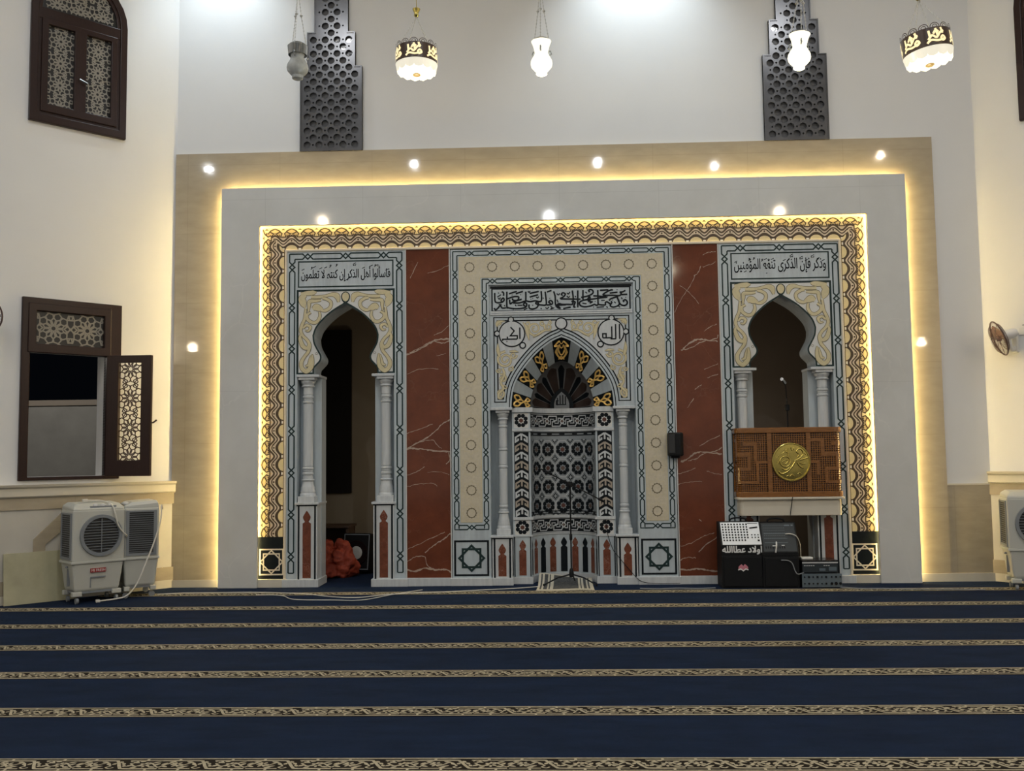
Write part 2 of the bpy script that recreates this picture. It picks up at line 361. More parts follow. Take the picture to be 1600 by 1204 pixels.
def girih(b, Sf, x0, x1, z0, z1, cs, Rr, w, d, mi):
    def rib(pts, closed=True):
        pts = dens(pts, Rr*.15, closed); n = len(pts)
        cur = []
        for i in range(n+(1 if closed else 0)):
            p = pts[i % n]
            if x0 <= p[0] <= x1 and z0 <= p[1] <= z1: cur.append(p)
            else:
                if len(cur) > 1: b.ribbon(cur, w, Sf, d, mi)
                cur = []
        if len(cur) > 1: b.ribbon(cur, w, Sf, d, mi)
    for cx, cz in cs:
        P = lambda r, a: (cx+Rr*r*cos(R(a+18)), cz+Rr*r*sin(R(a+18)))
        rib([P(.17, 36*k) for k in range(10)])
        for k in range(10):
            a = 36*k
            rib([P(.24, a-9), P(.24, a+9), P(.52, a+14), P(.66, a), P(.52, a-14)])
            rib([P(.52, a+14), P(.66, a), P(.86, a+3), P(.98, a+18), P(.86, a+33), P(.66, a+36), P(.52, a+22)])
            rib([P(.98, a+18), P(1.22, a+10), P(1.4, a+18), P(1.22, a+26)])
def stroke(b, Sf, pts, ws, fillm, outm, ol=.008, d=.002, n=7):     # tapering arabesque stroke with a thin outline
    p = cr([(q[0], q[1], w) for q, w in zip(pts, ws)], n)
    xy = [(q[0], q[1]) for q in p]
    b.ribbon(xy, [max(.002, q[2]) for q in p], Sf, d+.0015, fillm)
    e0 = [xy[0][0]-(xy[1][0]-xy[0][0])*.4, xy[0][1]-(xy[1][1]-xy[0][1])*.4]
    b.ribbon(xy, [q[2]+2*ol for q in p], Sf, d, outm)
def scroll(b, Sf, cx, cz, r, a0, turns, w, fm, om, sgn=1, ol=.004, d=.002):
    n = int(9*turns)+2
    pts = []; ws = []
    for i in range(n):
        t = i/(n-1); rr = r*(1-.82*t); a = R(a0)+sgn*2*pi*turns*t
        pts.append((cx+rr*cos(a), cz+rr*sin(a))); ws.append(w*(1-.45*t) if t < .9 else w*1.1)
    stroke(b, Sf, pts, ws, fm, om, ol, d, 4)

# ------------------------------------------------------------------ the setting
XL, XR = -4.96, 5.26                       # where the angled walls meet the front wall
b = B(); b.box(-11, 11, -23, 4.2, -.25, -.012); struct(b.build('floor', RMWALL))
b = B(); b.box(-11, 11, -23, 4.5, 9.0, 9.2); struct(b.build('ceiling', PAINT))
for nm, x0, x1, z0, z1 in (('wall_front', -3.45, 3.45, 4.35, 9), ('wall_front_left', XL-.3, -3.45, 0, 9), ('wall_front_right', 3.45, XR+.3, 0, 9)):
    b = B(); b.box(x0, x1, 0, .28, z0, z1); struct(b.build(nm, PAINT))
LWH = 7.2
for nm, ox, sg in (('wall_left', XL, -1), ('wall_right', XR, 1)):     # local x runs along the wall, room on -y
    b = B(); ln = LWH
    out = [(0, 0), (sg*ln, 0), (sg*ln, 9), (0, 9)]
    hole = [(sg*.86, 1.42), (sg*1.735, 1.42), (sg*1.735, 3.44), (sg*.86, 3.44)]
    b.plate([out, hole] if sg < 0 else [out], 0, .28)
    struct(b.build(nm, PAINT, loc=(ox, 0, 0), rz=R(45 if sg < 0 else -45)))
for nm, x0, x1 in (('wall_west', -10.3, -10.05), ('wall_east', 10.35, 10.6)):
    b = B(); b.box(x0, x1, -22.3, -4.9, 0, 9); struct(b.build(nm, PAINT))
b = B(); b.box(-10.3, 10.6, -22.55, -22.3, 0, 9); struct(b.build('wall_back', PAINT))
# beige outer surround and grey inner surround of the prayer niche wall
def u_loop(xo0, xo1, zo, xi0, xi1, zi, zb=0): return [(xo0, zb), (xo0, zo), (xo1, zo), (xo1, zb), (xi1, zb), (xi1, zi), (xi0, zi), (xi0, zb)]
b = B(); b.plate([u_loop(XL, 4.715, 5.554, -4.2, 4.2, 4.94, .09)], -.04, .0); struct(b.build('trim_1', BEIGE))
b = B(); b.box(XL, -4.31, -.05, 0, 0, .09); b.box(4.31, XR, -.05, 0, 0, .10); struct(b.build('baseboard_front', LEDGE))
t2 = B(); t2.plate([u_loop(-4.315, 4.315, 5.052, -3.825, 3.825, 4.557)], -.165, -.115); t2.plate([u_loop(-4.262, 4.262, 4.999, -3.878, 3.878, 4.61)], -.115, -.03)
o2 = struct(t2.build('trim_2', GREY, bevel=.004, seg=1))
b = B()
for x in (-4.268, 4.268): b.box(x-.006, x+.006, -.090, -.058, .05, 5.0)
b.box(-4.262, 4.262, -.090, -.058, 4.993, 5.005)
b.build('led_strip', LED, o2)
b = B()
for x in (-3.872, 3.872): b.box(x-.006, x+.006, -.094, -.072, .1, 4.61)
b.box(-3.872, 3.872, -.094, -.072, 4.604, 4.616)
b.build('led_strip', LED, o2)
b = B(); b.box(4.715, XR+.02, -.03, 0, .1, 1.17); struct(b.build('trim_3', BEIGE))
b = B(); b.box(4.715, XR, -.04, 0, 1.17, 1.19); struct(b.build('trim_4', LEDGE))
# wainscot, bands and ledges of the two angled walls
for ox, sg, ids in ((XL, -1, (5, 6, 7)), (XR, 1, (8, 9, 10))):
    rz = R(45 if sg < 0 else -45); L0 = (0, sg*LWH)
    lo, hi = min(L0), max(L0)
    b = B(); b.box(lo, hi, -.035, 0, .1, 1.05); b.box(lo, hi, -.05, 0, 0, .1, 1); struct(b.build('trim_%d' % ids[0], [WSCOT, LEDGE], loc=(ox, 0, 0), rz=rz))
    b = B(); b.box(lo, hi, -.05, 0, 1.05, 1.2)
    for xc in (1.10, 3.6):           # slanting beige bands of the panelling
        x = sg*xc; f = lambda u: x+sg*u
        b.plate([[(f(.42), .1), (f(.55), .1), (f(.55), .71), (f(.25), 1.0), (f(.25), 1.06), (f(.0), 1.06), (f(.0), .98), (f(.17), .85), (f(.42), .645)]], -.05, -.03)
    b.box(lo, hi, -.052, -.03, .1, .26)
    struct(b.build('trim_%d' % ids[1], BEIGE, loc=(ox, 0, 0), rz=rz))
    b = B()
    prof = [(-.11, 1.31), (-.12, 1.335), (0, 1.335), (0, 1.19), (-.07, 1.19), (-.085, 1.205), (-.085, 1.29)]
    b.loft([[(x, y, z) for y, z in prof] for x in (lo, hi)], 0, False); struct(b.build('trim_%d' % ids[2], LEDGE, loc=(ox, 0, 0), rz=rz))
# rooms behind the two side openings, yard behind the window
for nm, x0, x1, m in (('wall_left_room', -4.6, -1.2, RMWALL), ('wall_right_room', 1.4, 4.6, RMWALR)):
    b = B(); b.box(x0, x1, 2.8, 2.95, -.01, 4.6); b.box(x0-.12, x0, .28, 2.95, -.01, 4.6); b.box(x1, x1+.12, .28, 2.95, -.01, 4.6); b.box(x0, x1, .28, 2.95, 4.6, 4.7)
    struct(b.build(nm, m))
b = B(); b.box(-13.0, -4.85, 5.2, 5.4, -.3, 2.62); b.box(-13.0, -4.85, 5.15, 5.45, 2.62, 2.72, 1); struct(b.build('wall_yard', [YARD, RMWALR]))
# dark blank window in the left side room
wx, wz = W(549, 770, 2.74); wt = W(549, 515, 2.74)[1]; b = B(); b.box(wx-1.1, wx, 2.74, 2.8, wz, wt); b.rect(wx-1.06, wx-.04, wz+.04, wt-.04, .08, plane(2.74), .012, 0); struct(b.build('window_4', BLKG))

# windows of the angled walls
def arch_loop(x0, x1, z0, zs, n=14):
    c = (x0+x1)/2; r = (x1-x0)/2
    return [(x0, z0), (x1, z0)]+[(c+r*cos(R(180*i/n)), zs+r*sin(R(180*i/n))) for i in range(n+1)]
def upper_window(nm, ox, rz, x0, x1, side):
    z0, zs = 5.60, 7.02
    rt = bpy.data.objects.new(nm, None); COL.objects.link(rt); rt.location = (ox, 0, 0); rt.rotation_euler = (0, 0, rz); struct(rt)
    b = B(); b.plate([arch_loop(x0, x1, z0, zs), arch_loop(x0+.085, x1-.085, z0+.10, zs)], -.05, .02)
    b.plate([arch_loop(x0+.08, x1-.08, z0+.09, zs), arch_loop(x0+.125, x1-.125, z0+.145, zs)], -.035, .02)
    b.box(x0+.08, x1-.08, -.04, .02, zs-.16, zs-.02)
    b.build('window_frame', DWOOD, rt, bevel=.008)
    b = B(); b.plate([arch_loop(x0+.05, x1-.05, z0+.05, zs)], -.004, .0); b.build('pane', DGLASS, rt)
    xm = (x0+x1)/2
    for xa, xb in ((x0+.12, xm+.005), (xm-.005, x1-.12)):
        za, zb = z0+.13, zs-.15
        f = B(); f.plate([[(xa, za), (xb, za), (xb, zb), (xa, zb)], [(xa+.075, za+.10), (xb-.075, za+.10), (xb-.075, zb-.07), (xa+.075, zb-.07)]], -.055, -.01); lf = f.build('casement', DWOOD, rt, bevel=.007)
        l = B(); girih(l, plane(-.006), xa+.07, xb-.07, za+.09, zb-.06, [((xa+xb)/2, za+.10+.27*k) for k in range(6)], .135, .0125, .006, 0); l.build('lattice', LATT, lf)
    l = B(); girih(l, plane(-.006), x0+.17, x1-.17, zs, zs+.38, [(xm+.27*(k-1), zs+.06+.27*j) for k in range(3) for j in range(2)], .135, .0125, .006, 0); l.build('lattice', LATT, rt)
    h = B(); h.tube([(xm-.02, -.06, 6.2), (xm-.02, -.10, 6.2), (xm+.07, -.10, 6.17)], .011); h.build('handle', CHROME, rt)
    return rt
upper_window('window_1', XL, R(45), -1.81, -.685, 1)
upper_window('window_3', XR, R(-45), .555, 1.68, 1)
rt = bpy.data.objects.new('window_2', None); COL.objects.link(rt); rt.location = (XL, 0, 0); rt.rotation_euler = (0, 0, R(45)); struct(rt)
b = B(); b.plate([[(-1.825, 1.38), (-.69, 1.38), (-.69, 3.505), (-1.825, 3.505)], [(-1.73, 1.42), (-.86, 1.42), (-.86, 3.40), (-1.73, 3.40)]], -.04, .07)
b.plate([[(-1.76, 2.86), (-.82, 2.86), (-.82, 3.44), (-1.76, 3.44)], [(-1.67, 2.965), (-.90, 2.965), (-.90, 3.35), (-1.67, 3.35)]], -.055, .06)
b.build('window_frame', DWOOD, rt, bevel=.008)
b = B(); b.box(-1.70, -.87, .0, .01, 2.93, 3.38); b.build('pane', DGLASS, rt)
b = B(); girih(b, plane(-.004), -1.68, -.89, 2.95, 3.37, [(-1.475+.385*k, 3.16) for k in (-1, 0, 1, 2)], .19, .016, .006, 0); b.build('lattice', LATT, rt)
cs = bpy.data.objects.new('casement', None); COL.objects.link(cs); cs.parent = rt; cs.location = (-.855, -.05, 0); cs.rotation_euler = (0, 0, R(-47))
f = B(); f.plate([[(0, 1.41), (.56, 1.41), (.56, 2.87), (0, 2.87)], [(.15, 1.60), (.43, 1.60), (.43, 2.78), (.15, 2.78)]], -.03, .02); f.build('casement_frame', DWOOD, cs, bevel=.008)
l = B(); girih(l, plane(-.005), .135, .445, 1.585, 2.795, [(.29, 1.64+.355*k) for k in range(5)], .178, .0125, 0, 0)
l.build('lattice', DLATT, cs)
h = B(); h.tube([(.56, 0, 2.05), (.59, -.02, 2.05), (.63, -.02, 2.08)], .01); h.build('handle', DLATT, cs)

# ------------------------------------------------------------------ carpet
cp = thing('carpet', 'navy blue prayer carpet with beige floral border stripes covering the floor', 'carpet')
b = B(); pl = [(-10.04, -22.29), (10.34, -22.29), (10.34, -5.12), (XR, -.04), (3.45, -.04), (3.45, .3), (4.55, .3), (4.55, 2.78), (-4.55, 2.78), (-4.55, .3), (-3.45, .3), (-3.45, -.04), (XL, -.04), (-10.04, -5.12)]
b.v = []; b.prism(pl, -.012, 0); b.v = [(p[0], p[2], p[1]) for p in b.v]; bm_ = b.build('carpet_pile', NAVY, cp); bm_.data.flip_normals()
MW, PER = .215, .455
def motif(b, x):
    Sf = floor_s(.004); Q = lambda u, v: (x+u*PER, v*MW)
    def rb(pts, w, d=0, n=4): b.ribbon(cr([Q(*p) for p in pts], n), w, Sf, d, 1)
    rb([(-.02, .80), (.40, .80), (.47, .72), (.57, .30), (.64, .21), (1.02, .21)], .017)      # slanting bar with its two frame lines
    rb([(.60, .80), (.98, .80)], .012, .0002); rb([(.04, .21), (.40, .21)], .012, .0002)
    rb([(.02, .30), (.12, .62), (.24, .40), (.36, .64), (.44, .40)], .011, .0004); rb([(.64, .60), (.74, .38), (.86, .64), (.98, .36), (1.02, .30)], .011, .0004)
    rb([(.50, .30), (.46, .22), (.41, .30), (.45, .40)], .010, .0003); rb([(.62, .72), (.66, .80), (.71, .70), (.66, .60)], .010, .0003)
    for ox, oz, k0 in ((.20, .50, 0), (.83, .48, 30)):                                       # six-petalled flowers
        for k in range(6):
            a = 60*k+k0; cx, cy = ox+.046*cos(R(a)), oz+.12*sin(R(a)); L, wd = .030, .017
            ca, sa = cos(R(a)), sin(R(a))
            b.flat([Q(cx+(ca*L*cos(R(t))-sa*wd*sin(R(t))), cy+(sa*L*cos(R(t))+ca*wd*sin(R(t)))*2.4) for t in range(0, 360, 45)], Sf, .0008, 1)
    for u, v, a, l in ((.05, .55, 60, .10), (.08, .36, -30, .09), (.31, .36, 25, .10), (.33, .68, -20, .10), (.28, .28, 10, .08), (.40, .52, -50, .10), (.12, .70, 15, .09), (.46, .55, 70, .07), (.52, .68, -55, .08), (.57, .55, -60, .08), (.66, .42, 40, .10), (.70, .66, -25, .10), (.73, .29, 20, .08), (.94, .66, 25, .10), (.93, .33, -20, .10), (.97, .52, 55, .09), (.76, .74, 0, .07), (.60, .40, -65, .07)):
        cx, cy = Q(u, v); ca, sa = cos(R(a)), sin(R(a)); L2 = l*PER*.52; w2 = .0105
        b.flat([(cx+ca*p-sa*q, cy+sa*p+ca*q) for p, q in ((-L2, 0), (-L2*.3, w2), (L2*.4, w2*.8), (L2, 0), (L2*.4, -w2*.8), (-L2*.3, -w2))], Sf, .0006, 1)
    for u in (.18, .80):
        b.flat([Q(u-.02, .80), Q(u+.02, .80), Q(u+.012, .94), Q(u-.012, .94)], Sf, .0003, 1); b.flat([Q(u+.08, .06), Q(u+.11, .06), Q(u+.11, .21), Q(u+.08, .21)], Sf, .0003, 1)
sb = B(); sb.box(-8.0, 8.0, 0, MW, 0, .003, 0)
for e0, e1 in ((.004, .016), (MW-.016, MW-.004)): sb.box(-8.0, 8.0, e0, e1, .003, .005, 1)
for k in range(-18, 18): motif(sb, k*PER)
stripes = []; s0 = sb.build('floral_stripe', [STRIPED, STRIPEB], cp)
for k in range(11):
    o = s0 if k == 0 else s0.copy()
    if k: COL.objects.link(o); o.parent = cp
    stripes.append(o)
    o.location = (.13*((k*7) % 5-2), -.596-1.0324*k-MW, 0)

# ------------------------------------------------------------------ gold patterned border
gb = thing('patterned_border', 'gold cream stone border with brown wavy interlace around the marble bays', 'border')
GO, GI, ZO, ZI = 3.825, 3.515, 4.557, 4.262
def border_run(b, Sf, s0, s1, ph, p):        # s along the run, t from the outer edge inwards (metres)
    T = .30
    n = int((s1-s0)/p)+3; k0 = int(math.floor((s0-ph)/p))-1
    ks = [ph+(k0+k)*p for k in range(n+1)]
    def wave(fn, w, d, mi, m=16):
        pts = []
        for c in ks:
            for i in range(m): u = i/m-.5; pts.append((c+u*p, fn(abs(u)*2)*T))
        b.ribbon(pts, w, Sf, d, mi)
    sm = lambda a, c: (lambda u: a+(c-a)*(.5-.5*cos(pi*u**1.15)))
    wave(sm(.51, .735), .118, .0015, 2)                  # pinkish grey wavy band
    wave(sm(.375, .60), .022, .0025, 1); wave(sm(.50, .735), .015, .0025, 1); wave(sm(.69, .875), .025, .0025, 1)
    wave(lambda u: .07+.20*u**1.5 if u < .8 else .07+.20*.8**1.5+(u-.8)*.3, .017, .0025, 1)
    wave(lambda u: .30-.22*u**1.3, .016, .0028, 1)
    for c in ks:
        b.flat(circ(c, .585*T, .012, 8), Sf, .004, 1); b.flat(circ(c, .30*T, .016, 8), Sf, .004, 1); b.flat(circ(c, .30*T, .009, 8), Sf, .005, 3)
        for sg in (-1, 1):
            b.ribbon([(c+sg*.022, .32*T), (c+sg*.055, .40*T), (c+sg*.062, .33*T)], .014, Sf, .0035, 1)
            b.ribbon([(c+sg*.03, .585*T), (c+sg*.06, .60*T)], .008, Sf, .0035, 1)
        h = c+p/2
        b.flat([(h-.045, .12*T), (h+.045, .12*T), (h+.012, .27*T), (h+.03, .40*T), (h-.03, .40*T), (h-.012, .27*T)], Sf, .0030, 3)
        b.ribbon([(h-.05, .17*T), (h-.016, .27*T), (h-.036, .42*T), (h+.036, .42*T), (h+.016, .27*T), (h+.05, .17*T)], .014, Sf, .0033, 1)
        b.flat([(c+.075*cos(R(a)), .985*T-.21*T*sin(R(a))) for a in range(0, 181, 20)], Sf, .004, 3)
        b.ribbon([(c+.085*cos(R(a)), .985*T-.235*T*sin(R(a))) for a in range(0, 181, 20)], .012, Sf, .0038, 1)
        b.flat([(h+.018*cos(R(a)), .935*T+.010*sin(R(a))) for a in range(0, 360, 45)], Sf, .0045, 4)
    b.ribbon([(s0-.3, T), (s1+.3, T)], .012, Sf, .005, 1)
GM = [GOLDB, BROWNL, PINKG, SANDY, WHITE]
def clip(o, planes):
    bm = bmesh.new(); bm.from_mesh(o.data)
    for co, no in planes: bmesh.ops.bisect_plane(bm, geom=bm.verts[:]+bm.edges[:]+bm.faces[:], plane_co=co, plane_no=no, clear_outer=True)
    bm.to_mesh(o.data); bm.free()
for k in range(4):                       # the far stripes end at the angled walls
    o = stripes[k]; o.data = o.data.copy(); yl = o.location.y+MW
    clip(o, [((XL+yl+.04-o.location.x, 0, 0), (-1, 0, 0)), ((XR-yl-.04-o.location.x, 0, 0), (1, 0, 0))])
b = B(); b.plate([u_loop(-3.88, 3.88, 4.612, -GI+.01, GI-.01, ZI-.01, .10)], -.06, 0, 0); b.build('border_slab', GOLDB, gb)
b = B(); border_run(b, lambda s, t, d=0: (s, -.06-d, ZO-t), -GO, GO, 0, .2148)
o = b.build('border_inlay', GM, gb); clip(o, [((-GO, 0, ZO), (-1, 0, -1)), ((GO, 0, ZO), (1, 0, -1))])
for sg in (-1, 1):
    b = B(); border_run(b, lambda s, t, d=0: (sg*(GO-t), -.06-d, s), .60, ZO, .66, .2148)
    o = b.build('border_inlay', GM, gb); clip(o, [((sg*GO, 0, ZO), (-sg, 0, 1)), ((0, 0, .62), (0, 0, -1)), ((0, 0, ZO), (0, 0, 1))])
    b = B(); x0, x1 = (GI, GO+.05) if sg > 0 else (-GO-.05, -GI); b.box(x0, x1, -.068, -.05, .10, .62)
    Sf = plane(-.068); xc = sg*(GO+GI)/2+sg*.0; b.rect(xc-.145, xc+.145, .155, .465, .018, Sf, .002, 1); star8(b, Sf, xc, .31, .142, .016, 1)
    b.build('star_panel', [BLACK, CREAMT], gb)
b = B(); b.plate([u_loop(-GI, GI, ZI, -GI+.032, GI-.032, ZI-.032, .10)], -.095, -.03); b.build('edge_moulding', CREAMT, gb, bevel=.006)
for sg in (-1, 1): b = B(); b.box(sg*3.84 if sg < 0 else 3.47, -3.47 if sg < 0 else 3.84, -.115, -.0, 0, .10); b.build('base', LEDGE, gb)

# ------------------------------------------------------------------ side bays
ARCH = [(541, 473.5), (520, 486), (505, 499), (494, 512.5), (489.5, 525), (491, 537), (497.5, 550), (501, 557), (500, 564), (494, 571), (490, 576), (489.5, 585)]
AH = [(x+2.735, z) for x, z in (W(*p) for p in ARCH)]         # half profile, offsets from the bay axis (left half: negative)
AH[0] = (0, AH[0][1]); AH = [AH[0]]+[(-abs(x), z) for x, z in AH[1:]]
def arch_half(): return cr(AH[:5], 4)[:-1]+cr(AH[4:], 4)
def column(name, par, x, y, z0, z1, rs, style):
    c = bpy.data.objects.new(name, None); COL.objects.link(c); c.parent = par; c.location = (x, y, 0)
    H = z1-z0; q = rs*1.68
    b = B(); b.box(-q, q, -q, q, z0, z0+.075)
    b.lathe([(q*.97, z0+.075), (q*.97, z0+.10), (q*.86, z0+.115), (q*.90, z0+.14), (q*.80, z0+.16), (q*.84, z0+.18), (q*.72, z0+.205), (rs*1.06, z0+.265), (rs*1.3, z0+.272), (rs*1.3, z0+.286), (rs*.9, z0+.292)], 0, 0, 28)
    b.build('column_base', MARB2, c, bevel=.004)
    b = B(); ring = lambda z: [(rs, z-.030), (rs*.86, z-.022), (rs*1.10, z-.010), (rs*1.10, z+.010), (rs*.86, z+.022), (rs, z+.030)]
    if style == 'bay': zs = [z0+.36, z0+.425, z1-.245, z1-.31][::1]; zs.sort()
    else: zs = [z0+.30, z0+.355, z0+H*.545, z0+H*.685, z1-.20]
    pr = [(rs*.98, z0+.28)]
    for z in zs: pr += ring(z)
    pr.append((rs*.98, z1-.105)); b.lathe(pr, 0, 0, 28); b.build('column_shaft', MARB2, c)
    b = B(); b.lathe([(rs, z1-.125), (rs*1.28, z1-.118), (rs*1.32, z1-.105), (rs*1.08, z1-.095), (rs*1.30, z1-.075), (rs*1.52, z1-.052), (rs*1.52, z1-.040), (rs*1.36, z1-.034)], 0, 0, 28)
    b.box(-rs*1.66, rs*1.66, -rs*1.66, rs*1.66, z1-.034, z1); b.build('column_capital', MARB2, c, bevel=.004)
    return c
SPST = [  # arabesque strokes of the left half of the spandrel, photo px and widths in m
    ([(478, 461), (472, 466), (474, 474), (477, 481)], [.05, .11, .11, .02]), ([(470, 459), (482, 458), (490, 457), (495, 456)], [.04, .08, .07, .01]),
    ([(486, 464), (496, 464), (506, 463), (514, 461), (521, 460), (527, 463), (529, 472)], [.05, .05, .045, .045, .07, .09, .03]),
    ([(482, 487), (483, 478), (484, 471), (493, 470), (502, 469)], [.02, .05, .06, .05, .03]), ([(489, 483), (494, 480), (500, 482), (505, 483)], [.05, .11, .09, .02]),
    ([(504, 466), (510, 467), (517, 472), (516, 480), (509, 485), (502, 485)], [.04, .045, .05, .05, .05, .03]),
    ([(499, 487), (500, 494), (496, 502), (489, 504), (481, 499), (480, 492), (486, 488)], [.03, .045, .05, .05, .05, .045, .03]),
    ([(478, 482), (477, 490), (476, 499), (472, 508), (470, 517), (474, 525), (480, 531), (484, 539), (482, 549), (476, 557), (471, 566), (472, 575), (479, 580), (486, 573), (488, 562), (488, 553)], [.03, .04, .045, .05, .05, .045, .045, .05, .05, .045, .06, .065, .07, .08, .06, .01]),
    ([(474, 513), (479, 508), (485, 511), (482, 517), (477, 516)], [.03, .04, .045, .03, .015]), ([(471, 520), (469, 528), (473, 540), (480, 544), (483, 536)], [.01, .05, .07, .05, .02]),
    ([(477, 572), (482, 570), (484, 562), (486, 555)], [.02, .04, .03, .01])]
def spandrel(b, Sf, xc, sg):
    for i, (pts, ws) in enumerate(SPST):
            p = [(xc+sg*(x+2.735), z) for x, z in (W(*q) for q in pts)]; stroke(b, Sf, p, [w*.74 for w in ws], 0, 1, .0062, .0015+.0005*i, 6)
def pedestal(par, x0, x1, y0, y1, z0, z1, inl, slab=True):
    b = B(); b.box(x0, x1, y0, y1, z0, z1-.028); pd = b.build('pedestal', MARB2, par, bevel=.004)
    if slab: b = B(); b.box(x0-.02, x1+.02, y0-.025, y1, z1-.028, z1); b.build('pedestal_cap', MARB2, pd, bevel=.005)
    b = B(); Sf = plane(y0); xc = (x0+x1)/2; w = x1-x0
    for sx in (x0+.028, x1-.028): b.flat([(sx-.011, z0), (sx+.011, z0), (sx+.011, z1-.03), (sx-.011, z1-.03)], Sf, .002, 1)
    b.flat([(x0, z1-.045), (x1, z1-.045), (x1, z1-.028), (x0, z1-.028)], Sf, .0025, 1)
    b.flat(keyhole(xc, z0+.02, z1-.10, min(.055, w*.2)), Sf, .002, 0); b.build('pedestal_inlay', [inl, BLACK], pd)
    return pd
def bay(name, lab, cat, xc, words, low=True):
    rt = thing(name, lab, cat, (xc, 0, 0)); y0 = -.08; Sf = plane(y0); hw = .758; jx = .615
    ah = arch_half(); zA = AH[-1][1]
    hole = [(-jx, .09), (-jx, zA)]+ah[::-1]+[(-x, z) for x, z in ah[1:]]+[(jx, zA), (jx, .09)]
    b = B(); b.plate([[(-hw, .09), (-hw, 4.236), (hw, 4.236), (hw, .09)]+hole[::-1]], y0, .34); b.build('marble_surround', MARB, rt)
    for sg in (-1, 1): b = B(); b.box(sg*jx if sg < 0 else .345, -.345 if sg < 0 else jx, .10, .34, .0, zA-.03); b.build('jamb', MARB, rt)
    for sg in (-1, 1):
        b = B(); b.box(sg*jx-.005 if sg < 0 else .335, -.335 if sg < 0 else jx+.005, -.10, .34, zA-.032, zA); b.build('abacus', MARB2, rt, bevel=.004)
    b = B(); b.flat([(-jx, 2.68), (-jx, 3.715), (0, 3.715), *[(x, z) for x, z in ah if z > 2.68]], Sf, .001, 0); b.flat([(jx, 2.68), (jx, 3.715), (0, 3.715), *[(-x, z) for x, z in ah if z > 2.68]], Sf, .001, 0)
    b.rect(-jx+.01, jx-.01, 3.775, 4.10, .017, Sf, .002, 1)
    b.ribbon([(-jx, 2.66), (-jx, 3.725), (jx, 3.725), (jx, 2.66)], .026, Sf, .002, 1)
    for sg in (-1, 1): b.ribbon([(sg*jx, 2.668), (sg*.42, 2.668)], .02, Sf, .002, 1)
    b.ribbon([(x, z+.008) for x, z in ah], .02, Sf, .0022, 1); b.ribbon([(-x, z+.008) for x, z in ah], .02, Sf, .0022, 1)
    b.flat([(.058*cos(R(a)), 3.645+(.062 if sin(R(a)) > 0 else .085)*sin(R(a))) for a in range(0, 360, 20)], Sf, .004, 1); b.flat([(.044*cos(R(a)), 3.647+(.050 if sin(R(a)) > 0 else .066)*sin(R(a))) for a in range(0, 360, 20)], Sf, .005, 2)
    for sg in (-1, 1): b.flat(circ(sg*.37, 2.92, .016, 10), Sf, .003, 3); b.flat(circ(sg*.37, 2.92, .011, 10), Sf, .004, 0)
    b.build('spandrel', [PALE, GREEN, SANDY, THIN], rt)
    for sg in (-1, 1): b = B(); spandrel(b, Sf, 0, sg); b.build('arabesque', [SANDY, THIN], rt)
    b = B(); text(b, words[0], -.57, .57, 3.825, 4.03, Sf, .003, 0, True, .0012)
    for kind, u, v in words[1]:
        x = -.57+1.14*u; z = 3.868+.18*v
        if kind == 'f': b.ribbon([(x-.018, z-.008), (x+.018, z+.010)], .008, Sf, .003, 0)
        elif kind == 'd': b.ribbon([(x+.012, z+.012), (x-.004, z+.014), (x-.006, z+.002), (x+.006, z+.002), (x-.014, z-.018)], .007, Sf, .003, 0)
        elif kind == 's': b.ribbon([(x-.018, z+.010), (x-.014, z-.008), (x, z), (x+.012, z-.006), (x+.018, z+.012)], .007, Sf, .003, 0)
        elif kind == 'o': b.ribbon(circ(x, z, .010, 8), .006, Sf, .003, 0, True)
    b.build('inscription', BLACK, rt)
    b = B()
    for sg in (-1, 1): chain(b, Sf, 'z', sg*.687, .17, 4.168, [.37+.523*k for k in range(8)], .034, .033, .0175, 0, 0, sg)
    chain(b, Sf, 'x', 4.168, -.687, .687, [-.487, 0, .487], .034, .033, .0175, 0, 1, 1)
    for sg in (-1, 1): b.ribbon([(sg*.653, .17), (sg*.721, .17)], .0145, Sf, .002, 0)
    b.build('chain_inlay', GREEN, rt)
    for sg in (-1, 1):
        column('column', rt, sg*.50, .02, 1.045, zA-.032, .063, 'bay')
        xa, xb = (-jx, -.352) if sg < 0 else (.352, jx)
        pedestal(rt, xa, xb, -.095, .34, .09, 1.045, REDI)
    for sg in (-1, 1): b = B(); b.box(-hw-.03 if sg < 0 else .33, -.33 if sg < 0 else hw+.03, -.13, .34, 0, .095); b.build('base', MARB2, rt, bevel=.004)
    return rt
bay('arched_doorway', 'tall marble doorway left of the mihrab, keyhole arch open down to the carpet', 'doorway', -2.735,
    ('فاسألوا أهل الذكر إن كنتم لا تعلمون', [('f', .965, .62), ('o', .86, .95), ('d', .835, .92), ('f', .79, .92), ('f', .70, .78), ('s', .60, 1.0), ('f', .60, 1.1), ('f', .535, .05), ('f', .50, -.08), ('d', .40, 1.0), ('d', .33, .95), ('f', .275, .85), ('f', .22, .8), ('f', .15, .9), ('d', .12, .82), ('f', .02, .72)]))
bay('arched_doorway', 'marble keyhole arch right of the mihrab, closed below by a wooden pulpit balcony', 'doorway', 2.752,
    ('وذكر فإن الذكرى تنفع المؤمنين', [('f', .975, .7), ('f', .92, .85), ('s', .86, .95), ('f', .86, 1.05), ('f', .79, .72), ('s', .735, .85), ('f', .735, .95), ('s', .63, 1.0), ('f', .63, 1.12), ('f', .55, .75), ('f', .42, .85), ('o', .38, .8), ('f', .345, .85), ('d', .31, .78), ('d', .22, .9), ('d', .17, .85), ('f', .12, .0), ('f', .02, .7)]))

